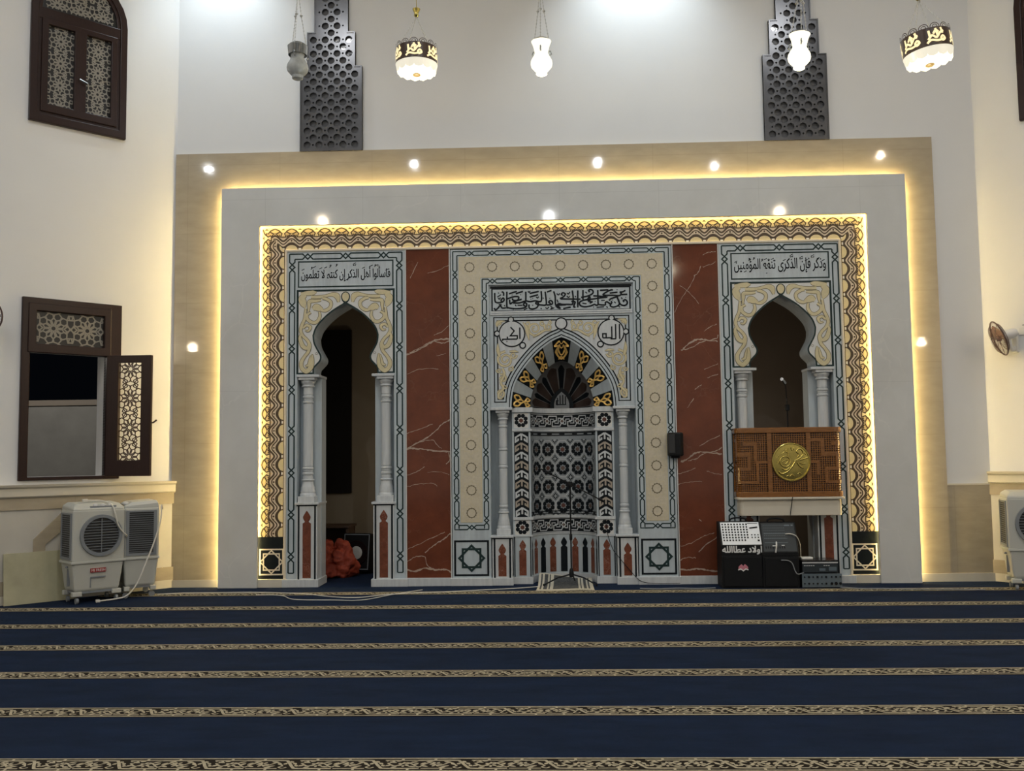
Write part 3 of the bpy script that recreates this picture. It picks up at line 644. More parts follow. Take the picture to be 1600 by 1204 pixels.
# ------------------------------------------------------------------ red marble panels with pale veins
VL = [((632, 555), (650, 548), (668, 538), (682, 531), (703, 529), 4, .016), ((640, 551), (660, 541), (676, 533), (690, 536), (704, 532), 5, .010), ((678, 523), (690, 518), (702, 508), 3, .006), ((668, 426), (684, 422), (701, 414), 3, .006), ((641, 434), (646, 424), (653, 409), 3, .006),
      ((636, 584), (655, 577), (685, 576), 3, .005), ((682, 556), (697, 552), 2, .004), ((634, 702), (645, 700), (663, 702), (680, 704), (704, 705), 5, .018), ((634, 702), (650, 693), (668, 683), (682, 672), (692, 661), (704, 655), 5, .012), ((655, 690), (675, 687), (684, 696), (690, 700), 4, .007), ((635, 677), (655, 670), (676, 662), 3, .006), ((697, 725), (703, 717), (701, 707), 3, .012),
      ((636, 742), (650, 737), (664, 728), 3, .006), ((636, 760), (655, 756), (675, 755), (683, 759), 4, .006), ((635, 858), (655, 850), (672, 841), (695, 831), 4, .006), ((664, 863), (680, 850), (695, 841), (704, 832), 4, .012), ((636, 877), (648, 870), (663, 869), (667, 882), (675, 888), 5, .009), ((635, 889), (650, 892), (664, 887), (682, 890), (693, 889), (705, 893), 5, .018), ((668, 737), (690, 737), (702, 742), 3, .004)]
VR = [((1066, 546), (1076, 537), (1090, 530), (1104, 531), (1121, 533), 4, .016), ((1064, 547), (1080, 543), (1096, 534), (1118, 529), (1122, 523), 5, .009), ((1100, 518), (1110, 510), (1120, 506), 3, .006), ((1098, 398), (1108, 394), (1118, 393), 3, .007), ((1098, 417), (1110, 413), (1118, 409), 3, .005), ((1084, 431), (1091, 425), (1095, 415), 3, .008), ((1054, 488), (1066, 464), (1078, 447), (1086, 430), 4, .005), ((1062, 446), (1076, 456), (1092, 474), 3, .005),
      ((1100, 577), (1112, 572), (1122, 568), 3, .005), ((1105, 590), (1122, 584), 2, .005), ((1086, 608), (1096, 601), 2, .008), ((1074, 637), (1084, 622), 2, .007), ((1064, 721), (1074, 717), (1086, 708), (1100, 706), (1128, 709), 5, .018), ((1075, 720), (1090, 715), (1100, 708), (1120, 704), (1128, 698), 5, .009), ((1093, 696), (1108, 688), (1125, 680), 3, .006), ((1060, 740), (1075, 736), (1087, 731), 3, .007), ((1058, 757), (1075, 753), (1097, 752), 3, .005), ((1104, 735), (1116, 739), (1128, 741), 3, .005),
      ((1063, 853), (1080, 848), (1098, 838), (1116, 832), 4, .006), ((1092, 862), (1104, 850), (1122, 838), 3, .010), ((1063, 875), (1070, 871), (1087, 871), 3, .009), ((1063, 889), (1078, 890), (1090, 888), (1106, 891), (1122, 892), 5, .017), ((1092, 811), (1096, 814), 2, .008)]
for x0, x1, V, lab in ((-1.974, -1.402, VL, 'red veined marble panel between the left doorway and the mihrab'), (1.402, 1.990, VR, 'red veined marble panel between the mihrab and the right arch with the balcony')):
    rt = thing('marble_panel', lab, 'panel', ((x0+x1)/2, 0, 0)); c = (x0+x1)/2
    b = B(); b.box(x0-c, x1-c, -.072, 0, .10, 4.235); b.build('panel_slab', RED, rt)
    Sf = plane(-.072)
    for v in V:
        b = B()
        n, w = v[-2], v[-1]; p = [W(*q, -.072) for q in v[:-2]]; p = cr(p, 6)
        p = [(min(max(x-c, x0-c), x1-c), z+random.uniform(-.006, .006)) for x, z in p]
        b.ribbon(p, [w*random.uniform(.5, 1.5) for _ in p], Sf, .0012, 0); b.build('vein', VEIN, rt)
    b = B(); b.box(x0-c, x1-c, -.11, 0, 0, .10); b.build('base', MARB2, rt, bevel=.004)
    b = B(); b.box(x0-c, x0-c+.012, -.088, 0, .1, 4.24); b.build('edge_strip', PALE, rt); b = B(); b.box(x1-c-.012, x1-c, -.088, 0, .1, 4.24); b.build('edge_strip', PALE, rt)

# ------------------------------------------------------------------ mihrab
mh = thing('mihrab', 'tall central marble prayer niche with mosaic lining, two columns and pointed arch', 'mihrab')
Y0 = -.08; SF = plane(Y0); Y1 = -.045; SI = plane(Y1); Y2 = .04; SP = plane(Y2)
XF, XI, NR, PX = 1.395, .912, .41, .64
ARCO = [(0, 3.085), (.133, 3.025), (.302, 2.896), (.442, 2.741), (.548, 2.59), (.607, 2.46), (.634, 2.32), (.642, 2.2)]
ARCI = [(0, 2.815), (.091, 2.785), (.203, 2.70), (.302, 2.587), (.365, 2.455), (.402, 2.32), (.41, 2.2)]
def half(P, n=5): return cr(P, n)
def full(P, n=5):
    h = half(P, n); return [(-x, z) for x, z in h[::-1]]+h[1:]
b = B(); b.plate([u_loop(-XF, XF, 4.22, -XI, XI, 3.757, .09)], Y0, .2); b.build('outer_frame', MARB, mh, bevel=.004, seg=1)
b = B(); ZB = .782
b.plate([u_loop(-1.285, 1.285, 4.118, -1.02, 1.02, 3.855, ZB)], Y0-.004, Y0+.01, 0)
b.ribbon([(-1.285, ZB), (-1.285, 4.118), (1.285, 4.118), (1.285, ZB)], .008, SF, .005, 1); b.ribbon([(-1.02, ZB), (-1.02, 3.855), (1.02, 3.855), (1.02, ZB)], .008, SF, .005, 1)
cen = [(-1.152+.288*k, 3.99) for k in range(9)]+[(sg*1.152, 3.99-.2815*k) for k in range(1, 12) for sg in (-1, 1)]
for cx, cz in cen:
    b.ribbon(circ(cx, cz, .056, 24), .010, SF, .006, 2, True)
    for k in range(12): a = R(30*k); b.ribbon([(cx+.056*cos(a), cz+.056*sin(a)), (cx+.068*cos(a), cz+.068*sin(a))], .008, SF, .006, 2)
    for k in range(8):
        a = R(45*k+22.5); q = R(45*k); 
        b.ribbon([(cx+.085*cos(a), cz+.085*sin(a)), (cx+.12*cos(q), cz+.12*sin(q)), (cx+.085*cos(q-.39), cz+.085*sin(q-.39))], .004, SF, .0052, 1)
for sg in (-1, 1):
    b.ribbon([(sg*1.02, ZB), (sg*1.285, ZB)], .008, SF, .005, 1)
b.build('geometric_band', [CREAM, SANDY, THIN], mh)
b = B()
for sg in (-1, 1):
    chain(b, SF, 'z', sg*1.338, .70, 4.168, [.80+.2815*k for k in range(12)], .026, .028, .0145, 0, 0, sg)
    chain(b, SF, 'z', sg*.967, .70, 3.806, [.80+.2815*k for k in range(11)], .026, .028, .0145, 0, 0, sg)
    chain(b, SF, 'x', .715, sg*1.152-.16, sg*1.152+.16, [sg*1.152], .026, .028, .0145)
    b.ribbon([(sg*1.364, .70), (sg*1.364, .689), (sg*1.30, .689)], .0115, SF, .002); b.ribbon([(sg*.941, .70), (sg*.941, .689), (sg*1.0, .689)], .0115, SF, .002)
chain(b, SF, 'x', 4.168, -1.338, 1.338, [-1.152+.288*k for k in range(9)], .026, .028, .0145, 0, 1, 1)
chain(b, SF, 'x', 3.806, -.967, .967, [-.864+.288*k for k in range(7)], .026, .028, .0145, 0, 1, 1)
b.build('chain_inlay', GREEN, mh)
for sg in (-1, 1):
    b = B(); xc = sg*1.158; b.rect(xc-.205, xc+.205, .128, .545, .024, SF, .002, 1); star8(b, SF, xc, .337, .155, .026, 0)
    b.build('star_panel', [GREEN, BLACK], mh)
# inner face: inscription, spandrels, arch hole
b = B(); ao = full(ARCO)
b.plate([[(-XI-.01, 2.2), (-XI-.01, 3.77), (XI+.01, 3.77), (XI+.01, 2.2)]+ao[::-1]], Y1, .2); b.build('inner_face', MARB, mh)
b = B(); b.rect(-.872, .872, 3.425, 3.712, .018, SI, .002, 0); b.flat([(-.895, 3.715), (.895, 3.715), (.895, 3.745), (-.895, 3.745)], SI, .001, 0)  # black top strip paints the shadow below the outer frame's edge
# two-tier flowing lettering, traced stroke by stroke (crop pixels: 10.54 per photo pixel)
T1 = [[(95,120),(100,250),(130,280),(210,275),(250,240),(235,205),(200,240),(215,280)],[(210,100),(240,120),(240,170)],[(295,100),(295,340),(320,365),(420,380),(540,375),(610,350),(620,300),(585,285),(570,320),(600,340)],[(330,135),(460,95)],[(440,135),(560,95)],
 [(300,220),(340,205),(380,190),(440,180),(490,190),(470,240),(400,240),(385,210)],[(340,230),(350,300),(400,270),(540,225)],[(400,285),(500,285),(580,260),(605,250),(605,100)],[(610,250),(680,265),(760,250),(860,255),(860,90)],[(670,130),(820,95)],[(670,190),(810,150)],
 [(925,100),(945,280),(930,320),(870,320),(800,310),(770,290),(790,270),(815,300),(790,360),(720,385),(665,370),(660,310)],[(950,320),(1030,310),(1045,270),(1010,245),(985,275),(1020,295)],[(955,105),(1030,80)],[(1065,95),(1090,180),(1095,300),(1130,360),(1180,380)],[(1100,350),(1140,300),(1160,320),(1265,315)],[(85,370),(110,400),(150,370),(185,330),(220,370),(280,365)]]
T1s = [[(160,310),(210,315)],[(250,325),(265,340)],[(430,315),(450,340)],[(470,325),(550,325)],[(575,400),(635,370)],[(640,90),(660,110),(680,90)],[(395,393),(405,397)],[(685,225),(697,225)],[(715,213),(727,217)],[(775,185),(800,205),(820,180)],[(850,370),(870,385)],[(930,360),(960,380),(985,350)],[(1010,340),(1040,360),(1020,385),(1075,365)],[(1115,130),(1145,155),(1165,125)],[(1120,230),(1140,280)],[(890,200),(900,215)],[(995,207),(1007,213)],[(375,152),(387,158)],[(515,147),(527,153)],[(150,115),(165,130)],[(135,190),(200,150)],[(150,200),(170,225),(190,195)],[(715,320),(725,330)]]
T2 = [[(1110,290),(1095,270),(1130,255),(1160,290),(1150,330),(1100,350),(1040,320),(1000,230),(990,205),(870,245)],[(1130,100),(1080,125),(1045,130),(1060,155),(1030,185),(920,180),(790,180),(765,165),(830,120),(900,90),(920,100)],[(1060,170),(1160,165)],[(710,100),(850,90)],[(870,145),(1000,130)],[(1010,240),(1030,310),(1010,350),(930,375),(880,350),(905,300),(890,280)],
 [(880,325),(830,290),(800,300),(800,335),(760,340),(690,330),(680,310),(675,95)],[(600,190),(690,195),(820,210),(740,220),(610,240),(520,250),(430,265),(375,300),(390,350),(460,370),(560,355),(620,330),(650,345),(690,330)],[(540,130),(525,100),(560,85),(595,110),(590,150),(520,190),(430,210),(400,215)],[(530,290),(510,240),(545,210),(545,280),(580,290),(540,310)],[(430,95),(430,250)],[(345,100),(345,380)],[(255,100),(270,220),(265,310),(250,330),(180,330),(90,330),(40,320),(20,350),(60,400)],[(60,240),(390,245)],[(50,235),(110,205),(140,160),(100,140),(75,165),(100,185)],[(240,280),(300,290),(290,330),(280,370),(310,375)],[(105,400),(230,375)]]
T2s = [[(730,265),(790,265)],[(625,283),(637,287)],[(600,373),(612,377)],[(655,380),(780,370)],[(815,365),(840,385)],[(1020,360),(1040,378)],[(855,250),(880,270)],[(915,258),(927,262)],[(945,285),(970,310)],[(1060,215),(1080,245)],[(1130,213),(1142,217)],[(985,88),(997,92)],[(165,140),(190,160),(215,125)],[(165,190),(190,215),(215,195)],[(300,190),(315,215)],[(420,310),(490,320)],[(470,125),(500,150)]]
i = 0
for T, ox, oy, w in ((T1, 764, 446, .0205), (T1s, 764, 446, .014), (T2, 870, 444, .0205), (T2s, 870, 444, .014)):
    for q in T: i += 1; b.ribbon(cr([W(ox+x/10.54, oy+y/10.54, Y1) for x, y in q], 5), w, SI, .002+.00025*(i % 9), 0)
b.build('inscription', BLACK, mh)
b = B()
b.plate([u_loop(-.90, .90, 3.425, -.872, .872, 3.40, 3.395)], Y1-.012, Y1)
b.box(-.90, .90, Y1-.014, Y1, 3.375, 3.395)
b.build('moulding', MARB2, mh, bevel=.003)
def aoff(r_):                      # right half of the arch moved outwards by r_
    h = half(ARCO); n = len(h); pts = []
    for i, (x, z) in enumerate(h):
        a = h[max(0, i-1)]; c = h[min(n-1, i+1)]; tx, tz = c[0]-a[0], c[1]-a[1]; l = hypot(tx, tz); nx, nz = (-tz/l, tx/l) if i else (0, 1.2)
        pts.append((x+nx*r_, z+nz*r_))
    return pts
b = B()
for r_, xx, zt, zb, w in ((.070, .852, 3.345, 2.272, .013), (.108, .808, 3.302, 2.312, .016)):
    q = [p for p in aoff(r_) if p[1] > zb]
    b.ribbon([(-xx, zb), (-xx, zt), (xx, zt), (xx, zb), (q[-1][0], zb)]+q[::-1]+[(-x, z) for x, z in q[1:]]+[(-q[-1][0], zb)], w, SI, .0022, 0, True)
q = aoff(.026); b.ribbon([(-x, z) for x, z in q[::-1]]+q[1:], .012, SI, .0024, 0)
b.tris([[(-.80, 2.32), (-.80, 3.294), (.80, 3.294), (.80, 2.32)]+[(x, z) for x, z in [p for p in aoff(.116) if p[1] > 2.33][::-1]]+[(-x, z) for x, z in [p for p in aoff(.116) if p[1] > 2.33][1:]]], SI, .001, 2)
for cx, cz, r in ((0, 3.255, .072), (.625, 3.135, .163), (-.625, 3.135, .163), (.635, 3.315, .034), (-.635, 3.315, .034), (.812, 3.14, .034), (-.812, 3.14, .034), (.49, 2.985, .036), (-.49, 2.985, .036)):
    b.flat(circ(cx, cz, r+.008, 28), SI, .0050, 0); b.flat(circ(cx, cz, r-.008, 28), SI, .0062, 1)
# angular lettering of the two roundels
K = lambda cx, L: [b.ribbon([(cx+u*.163, 3.135+v*.163) for u, v in q], .017, SI, .0075, 0) for q in L]
K(.625, [[(.66, .62), (.66, -.5), (.72, -.5)], [(.36, .62), (.36, -.5)], [(.06, .45), (.06, -.44), (-.64, -.44)], [(-.64, -.44), (-.64, -.12), (-.38, -.12), (-.38, -.44)], [(.40, -.52), (-.05, -.52)]])
K(-.625, [[(.62, .48), (.62, -.42)], [(.42, -.42), (-.72, -.42), (-.72, -.55)], [(.42, -.42), (.42, -.16), (-.12, -.16), (.18, .22), (-.10, .52)], [(-.35, -.42), (-.35, -.22)], [(-.42, -.6), (-.36, -.6)]])
b.build('roundel', [BLACK, MARB2, MARB2], mh)
for sg in (-1, 1):
    b = B()
    i = 0
    for cx, cy, r, a0, t, w, s in ((415, 148, 74, 200, 1.7, 19, 1), (548, 128, 40, 20, 1.3, 16, -1), (490, 92, 30, 200, 1.1, 15, 1), (345, 95, 32, 0, 1.0, 17, -1), (560, 90, 22, 90, 1.0, 13, 1), (125, 455, 84, 90, 1.8, 21, -1), (95, 640, 44, 60, 1.4, 18, 1), (75, 790, 42, 250, 1.4, 17, -1), (205, 410, 36, 180, 1.2, 16, 1), (65, 95, 30, 300, 1.0, 22, 1), (175, 545, 30, 120, 1.1, 14, 1), (60, 560, 26, 10, 1.1, 14, -1), (120, 720, 24, 200, 1.0, 12, 1)):
        X, Z = W(770+cx/6.345, 490+cy/6.345, Y1); k = 1/6.345/124.; i += 1
        scroll(b, SI, -sg*abs(X), Z, r*k, a0 if sg < 0 else 180-a0, t, w*k, 0, 1, -s*sg, .0028, .0025+.0003*i)
    for pts, ws in (([(298, 85), (330, 130), (345, 190), (362, 265)], [4, 26, 30, 3]), ([(400, 235), (470, 190), (520, 165), (585, 170)], [6, 20, 16, 4]), ([(52, 295), (50, 350), (60, 400), (75, 430)], [3, 30, 26, 12]), ([(95, 540), (115, 600), (80, 680), (105, 740), (60, 790), (62, 835), (95, 840)], [14, 24, 20, 24, 20, 20, 8]), ([(45, 130), (40, 100), (70, 80), (120, 72)], [6, 24, 22, 3]), ([(165, 375), (215, 372), (255, 380)], [12, 20, 3])):
        i += 1; stroke(b, SI, [(-sg*abs(W(770+x/6.345, 490+y/6.345, Y1)[0]), W(770+x/6.345, 490+y/6.345, Y1)[1]) for x, y in pts], [w/6.345/124 for w in ws], 0, 1, .0028, .0025+.0003*i)
    b.build('arabesque', [SANDY, THIN], mh)
# voussoirs: splayed arch ring
n = 65
def resamp(P, n):
    L = [0]
    for i in range(1, len(P)): L.append(L[-1]+hypot(P[i][0]-P[i-1][0], P[i][1]-P[i-1][1]))
    o = []; j = 0
    for k in range(n+1):
        t = L[-1]*k/n
        while j < len(L)-2 and L[j+1] < t: j += 1
        q = (t-L[j])/(L[j+1]-L[j]); o.append((P[j][0]+(P[j+1][0]-P[j][0])*q, P[j][1]+(P[j+1][1]-P[j][1])*q))
    return o
AO = resamp(full(ARCO), 260); AI = resamp(full(ARCI), 260)
def SV(t, r, d=0):          # t along the arch 0..1 (left to right), r 0 inner .. 1 outer
    f = min(max(t, 0), 1)*260; i = min(259, int(f)); q = f-i
    a = [AI[i][k]+(AI[i+1][k]-AI[i][k])*q for k in (0, 1)]; c = [AO[i][k]+(AO[i+1][k]-AO[i][k])*q for k in (0, 1)]
    return (a[0]+(c[0]-a[0])*r, Y2+.22-(Y2+.22-Y1)*r-d, a[1]+(c[1]-a[1])*r)
wed = [.088, .067, .081, .065, .081, .062]; tot = 2*sum(wed); wed += [1-tot]; wed = wed+wed[:6][::-1]
t0 = 0; b = B()
def gold(tc, hw, top):
    Q = lambda u, v: (tc+u*hw, .5+v*.5)
    def rb(P, w=.028):
        w *= 1.65 
        p = [Q(*q) for q in cr(P, 5)]; vs = []
        # ribbon in metric space along the splay
        m = [SV(u, v, .004) for u, v in p]; nn = len(m); l = []; r = []
        for i in range(nn):
            a = Vector(m[max(0, i-1)]); c = Vector(m[min(nn-1, i+1)]); t = (c-a).normalized(); s = t.cross(Vector((0, -1, .0)))*w/2
            l.append(tuple(Vector(m[i])-s)); r.append(tuple(Vector(m[i])+s))
        g.mesh(l+r, [(i, i+1, nn+i+1, nn+i) for i in range(nn-1)])
    if top:
        rb([(-.9, .55), (-.45, .35), (-.75, .0), (-.45, -.5), (0, -.75), (.45, -.5), (.75, .0), (.45, .35), (.9, .55)], .030)
        rb([(-.45, .0), (-.3, .42), (0, .15), (.3, .42), (.45, .0), (.0, -.45), (-.45, .0)], .024); rb([(0, .15), (0, -.45)], .02); rb([(-.9, .5), (-.3, .75), (0, .5), (.3, .75), (.9, .5)], .022); rb([(-.5, -.8), (0, -.6), (.5, -.8)], .02)
    else:
        for s in (-1, 1):
            rb([(s*.15, .0), (s*.75, .35), (s*.65, .80), (s*.15, .62), (s*-.25, .1), (s*.2, -.35), (s*.75, -.55), (s*.5, -.85), (s*.1, -.6)], .024)
        rb([(-.3, -.78), (.0, -.3), (.3, -.78)], .018); rb([(-.35, .78), (0, .42), (.35, .78)], .018)
for i, w in enumerate(wed):
    t1 = t0+w; m = 5; isg = i % 2 == 0
    for k in range(m):
        for r in range(4):
            a, c = t0+w*k/m, t0+w*(k+1)/m
            b.face([SV(a, r/4), SV(c, r/4), SV(c, (r+1)/4), SV(a, (r+1)/4)], 1 if isg else 0)
    if isg: g = B(); gold((t0+t1)/2, w*.46, i == 6); g.build('gold_emblem', GOLD, mh)
    t0 = t1
b.build('voussoirs', [MARB, BLACK], mh)
# conch: pointed half dome with fanned ribs
def SC(x, z, d=0):
    # position of the arch boundary in this direction from the springing centre
    a = atan2(z-2.2, x); best = None
    for i in range(260):
        p, q = AI[i], AI[i+1]; a0 = atan2(p[1]-2.2, p[0]); a1 = atan2(q[1]-2.2, q[0])
        if a1 <= a <= a0 or (i == 0 and a > a0) or (i == 259 and a < a1):
            f = (a0-a)/((a0-a1) or 1e-9); best = hypot(p[0]+(q[0]-p[0])*f, p[1]+(q[1]-p[1])*f-2.2); break
    best = best or NR; s = min(1, hypot(x, z-2.2)/best)
    return (x, Y2+.22+.34*sqrt(max(0, 1-s*s))-d, z)
def bound(a):
    lo, hi = 0, 1.2
    for i in range(260):
        p, q = AI[i], AI[i+1]; a0 = atan2(p[1]-2.2, p[0]); a1 = atan2(q[1]-2.2, q[0])
        if a1 <= a <= a0: f = (a0-a)/((a0-a1) or 1e-9); return hypot(p[0]+(q[0]-p[0])*f, p[1]+(q[1]-p[1])*f-2.2)
    return NR
b = B(); nr = 9; na = 72
for i in range(na):
    for j in range(nr):
        q = []
        for aa, jj in ((i, j), (i+1, j), (i+1, j+1), (i, j+1)):
            a = pi*aa/na; rr = bound(min(max(a, 1e-4), pi-1e-4))*max(.02, sin(jj/nr*pi/2)); q.append(SC(rr*cos(a), 2.2+rr*sin(a)))
        b.face(q, 0, True)
def sector(a, h, r0, r1, mi, d):
    a0, a1 = max(R(1.2), R(a-h)), min(R(178.8), R(a+h)); m = 7; k = 5
    for j in range(m):
        for i in range(k):
            q = []
            for ii, jj in ((i, j), (i+1, j), (i+1, j+1), (i, j+1)):
                f = jj/m; aa = a0+(a1-a0)*ii/k; bulge = 1-.09*((2*ii/k-1)**2)*(f**3)
                rr = bound(aa)*(r0+(r1-r0)*sin(f*pi/2))*bulge; q.append(SC(rr*cos(aa), 2.2+rr*sin(aa), d))
            b.face(q, mi, True)
for a in (90, 59, 121, 29, 151): sector(a, 4.6, .34, .93, 1, .006)
for a in (74.5, 105.5, 44, 136, 14.5, 165.5): sector(a, 8.3, .34, .95, 2, .006)
for a in (2.2, 177.8): sector(a, 2.6, .34, .95, 1, .006)
ins = [(-.115, 2.205), (.115, 2.205), (.115, 2.27), (.10, 2.33), (.06, 2.39), (0, 2.44), (-.06, 2.39), (-.10, 2.33), (-.115, 2.27)]
b.build('conch', [CONG, BLACK, CONB], mh)
b = B(); b.prism([(x*1.32, 2.2+(z-2.205)*1.22) for x, z in ins], Y2+.46, Y2+.54, 1); Sq = plane(Y2+.46); b.flat([(x*.86, 2.2+(z-2.2)*.95) for x, z in ins], Sq, .004, 0)
for x, z0_, z1_ in ((.05, 2.26, 2.37), (.015, 2.26, 2.385), (-.02, 2.26, 2.38), (-.055, 2.25, 2.35)): b.ribbon([(x, z0_), (x, z1_)], .014, Sq, .006, 1)
b.ribbon([(.06, 2.26), (-.07, 2.26), (-.07, 2.31), (-.04, 2.31)], .014, Sq, .007, 1)
b.build('conch_plaque', [mat('grey_plaque', (.24, .26, .28), .4, noise=.15), BLACK], mh)
# niche lining: half cylinder, everything mapped on it by arc length
UL = pi*NR
def SN(u, v, d=0):           # u in [-UL/2, UL/2]
    a = u/NR; r = NR-d; return (r*sin(a), Y2+r*cos(a), v)
b = B(); m = 40
def cyl(b, z0, z1, off, mi):
    for i in range(m):
        a, c = -UL/2+UL*i/m, -UL/2+UL*(i+1)/m; b.face([SN(a, z0, off), SN(c, z0, off), SN(c, z1, off), SN(a, z1, off)], mi, True)
cyl(b, 0, .60, 0, 0); cyl(b, .60, 2.2, 0, 1); b.build('niche_wall', [MARB, mat('slate_mosaic_ground', (.30, .335, .355), .35, noise=.2, nscale=12)], mh)
for z0_, z1_, o in ((2.145, 2.205, .03), (1.905, 1.935, .022), (.795, .828, .022), (.585, .60, .012), (0, .085, .012)):
    b = B(); cyl(b, z0_, z1_, o, 0)
    for z in (z0_, z1_):
        for i in range(m): a, c = -UL/2+UL*i/m, -UL/2+UL*(i+1)/m; b.face([SN(a, z, 0), SN(c, z, 0), SN(c, z, o), SN(a, z, o)], 0)
    for sg in (-1, 1):
        x0, x1 = (-PX, -NR+o) if sg < 0 else (NR-o, PX); b.box(x0, x1, Y2-o, Y2+.03, z0_, z1_, 0)
    b.build('niche_moulding', MARB2, mh)
for sg in (-1, 1): b = B(); b.box(-PX if sg < 0 else NR, -NR if sg < 0 else PX, Y2, .26, 0, 2.2); b.build('pilaster', MARB, mh)
mo = B(); Mx = .05
def rosette(Sf, cx, cz, r, mi, cmi, d=.004):
    for k in range(8):
        a = R(45*k+22.5); ox, oz = cx+r*.68*cos(a), cz+r*.68*sin(a); s = r*.30
        mo.flat([(ox+s*1.05*cos(a+R(t))*(1 if t in (0, 180) else .98), oz+s*1.05*sin(a+R(t))) for t in (0, 60, 120, 180, 240, 300)], Sf, d, mi)
    mo.flat(circ(cx, cz, r*.30, 8, .39), Sf, d, cmi)
pu = .2035; zr = [.952+.203*k for k in range(5)]
for k in range(4):
    for j in range(-3, 4):
        cx, cz = j*pu, .95+.241*k
        if abs(cx)+.1 > UL/2+.06: continue
        mo.ribbon([(cx+.096*cos(R(45*t+22.5))*1.06, cz+.113*sin(R(45*t+22.5))*1.06) for t in range(8)], .009, SN, .0028, 2, True, .04)
        rosette(SN, cx, cz, .094, 1, 4 if (j+k*2) % 3 == 0 and j > -2 else 5, .0045)
    for j in range(-3, 3):
        for kk in ((0, 1) if k else (0, 1)):
            cx, cz = (j+.5)*pu, .95+.241*k+(.1205 if kk else -.1205)
            if abs(cx) > UL/2-.05: continue
            if kk == 0 and k > 0: continue
            cut = (k == 3 and kk) or (k == 0 and not kk)
            for du, dv in ((.032, 0), (-.032, 0), (0, .036), (0, -.036), (0, 0), (.016, .018), (-.016, .018), (.016, -.018), (-.016, -.018)):
                if cut and ((kk and dv > 0) or (not kk and dv < 0)): continue
                q = .011; mo.flat([(cx+du+q, cz+dv), (cx+du, cz+dv+q*1.1), (cx+du-q, cz+dv), (cx+du, cz+dv-q*1.1)], SN, .004, 1 if (du or dv) else 2)
def meander(Sf, x0, x1, zc, h, p):
    nn = int(round((x1-x0)/p)); p = (x1-x0)/nn
    bg = dens([(x0, zc-h), (x1, zc-h)], Mx); 
    for i in range(len(bg)-1): mo.flat([bg[i], bg[i+1], (bg[i+1][0], zc+h), (bg[i][0], zc+h)], Sf, .002, 1)
    for k in range(nn):
        c = x0+p*(k+.5); Q = lambda L, w=.013, d=.004: mo.ribbon([(c+u*p, zc+v*h) for u, v in L], w, Sf, d, 2, False, Mx)
        for g in (1, -1):
            Q([(-g*.5, 0), (-g*.36, g*.74), (g*.14, g*.74), (g*.14, g*.08), (-g*.06, g*.08)], .0125, .004+.0003*g)
            Q([(-g*.5, 0), (-g*.40, -g*.45), (-g*.26, -g*.45), (-g*.26, g*.30), (-g*.02, g*.30)], .0105, .0046+.0003*g)
        q = .022; mo.flat([(c-p/2+q, zc), (c-p/2, zc+q), (c-p/2-q, zc), (c-p/2, zc-q)], Sf, .005, 5)
        mo.ribbon([(c-p/2+q*1.4, zc), (c-p/2, zc+q*1.6), (c-p/2-q*1.4, zc), (c-p/2, zc-q*1.6)], .010, Sf, .0052, 2, True)
    for z in (zc-h, zc+h): mo.ribbon([(x0, z), (x1, z)], .010, Sf, .005, 2, False, Mx)
meander(SN, -UL/2+.02, UL/2-.02, 2.04, .088, .21); meander(SN, -UL/2+.02, UL/2-.02, .70, .088, .21)
for zc in (1.872, .862):
    for o, mi in ((-.016, 1), (.016, 1)): mo.ribbon([(-UL/2+.02, zc+o), (UL/2-.02, zc+o)], .012, SN, .003, mi, False, Mx)
    for k in range(7): mo.ribbon([(-.55+.17*k, zc), (-.48+.17*k, zc)], .016, SN, .004, 1, False, Mx)
for k in range(-4, 5):              # arcade at the foot of the niche
    kh = keyhole(k*.148, .105, .545, .043); mo.flat(kh, SN, .003, 1 if k % 2 == 0 else 6)
for sg in (-1, 1):                  # pilasters: rosette squares, chevron shafts, keyhole feet
    xc = sg*(NR+PX)/2; hw = .092
    for zc in (2.04, .70):
        mo.flat([(xc-hw, zc-.094), (xc+hw, zc-.094), (xc+hw, zc+.094), (xc-hw, zc+.094)], SP, .001, 7)
        rosette(SP, xc, zc, .092, 1, 4, .003)
    mo.flat([(xc-hw, .83), (xc+hw, .83), (xc+hw, 1.895), (xc-hw, 1.895)], SP, .001, 1)
    for k in range(9):
        z = .86+.116*k; mi = 2 if k % 2 == 0 else 8
        for s in (-1, 1):
            mo.ribbon([(xc, z+.084), (xc+s*.072, z+.040), (xc+s*.072, z-.014), (xc+s*.040, z+.006), (xc+s*.040, z+.026)], .0215, SP, .003+.0002*s, mi)
        mo.ribbon([(xc, z+.084), (xc, z+.004)], .0215, SP, .0036, mi)
    mo.flat(keyhole(xc, .105, .545, .045), SP, .002, 6)
    for x in (xc-.10, xc+.10): mo.flat([(x-.007, .09), (x+.007, .09), (x+.007, .585), (x-.007, .585)], SP, .002, 1)
mo.build('mosaic', [MARB, BLACK, MARB2, MARB, MOSRED, MOSBR, REDI, PALE, mat('beige_mosaic', (.42, .36, .29), .4, noise=.2)], mh)
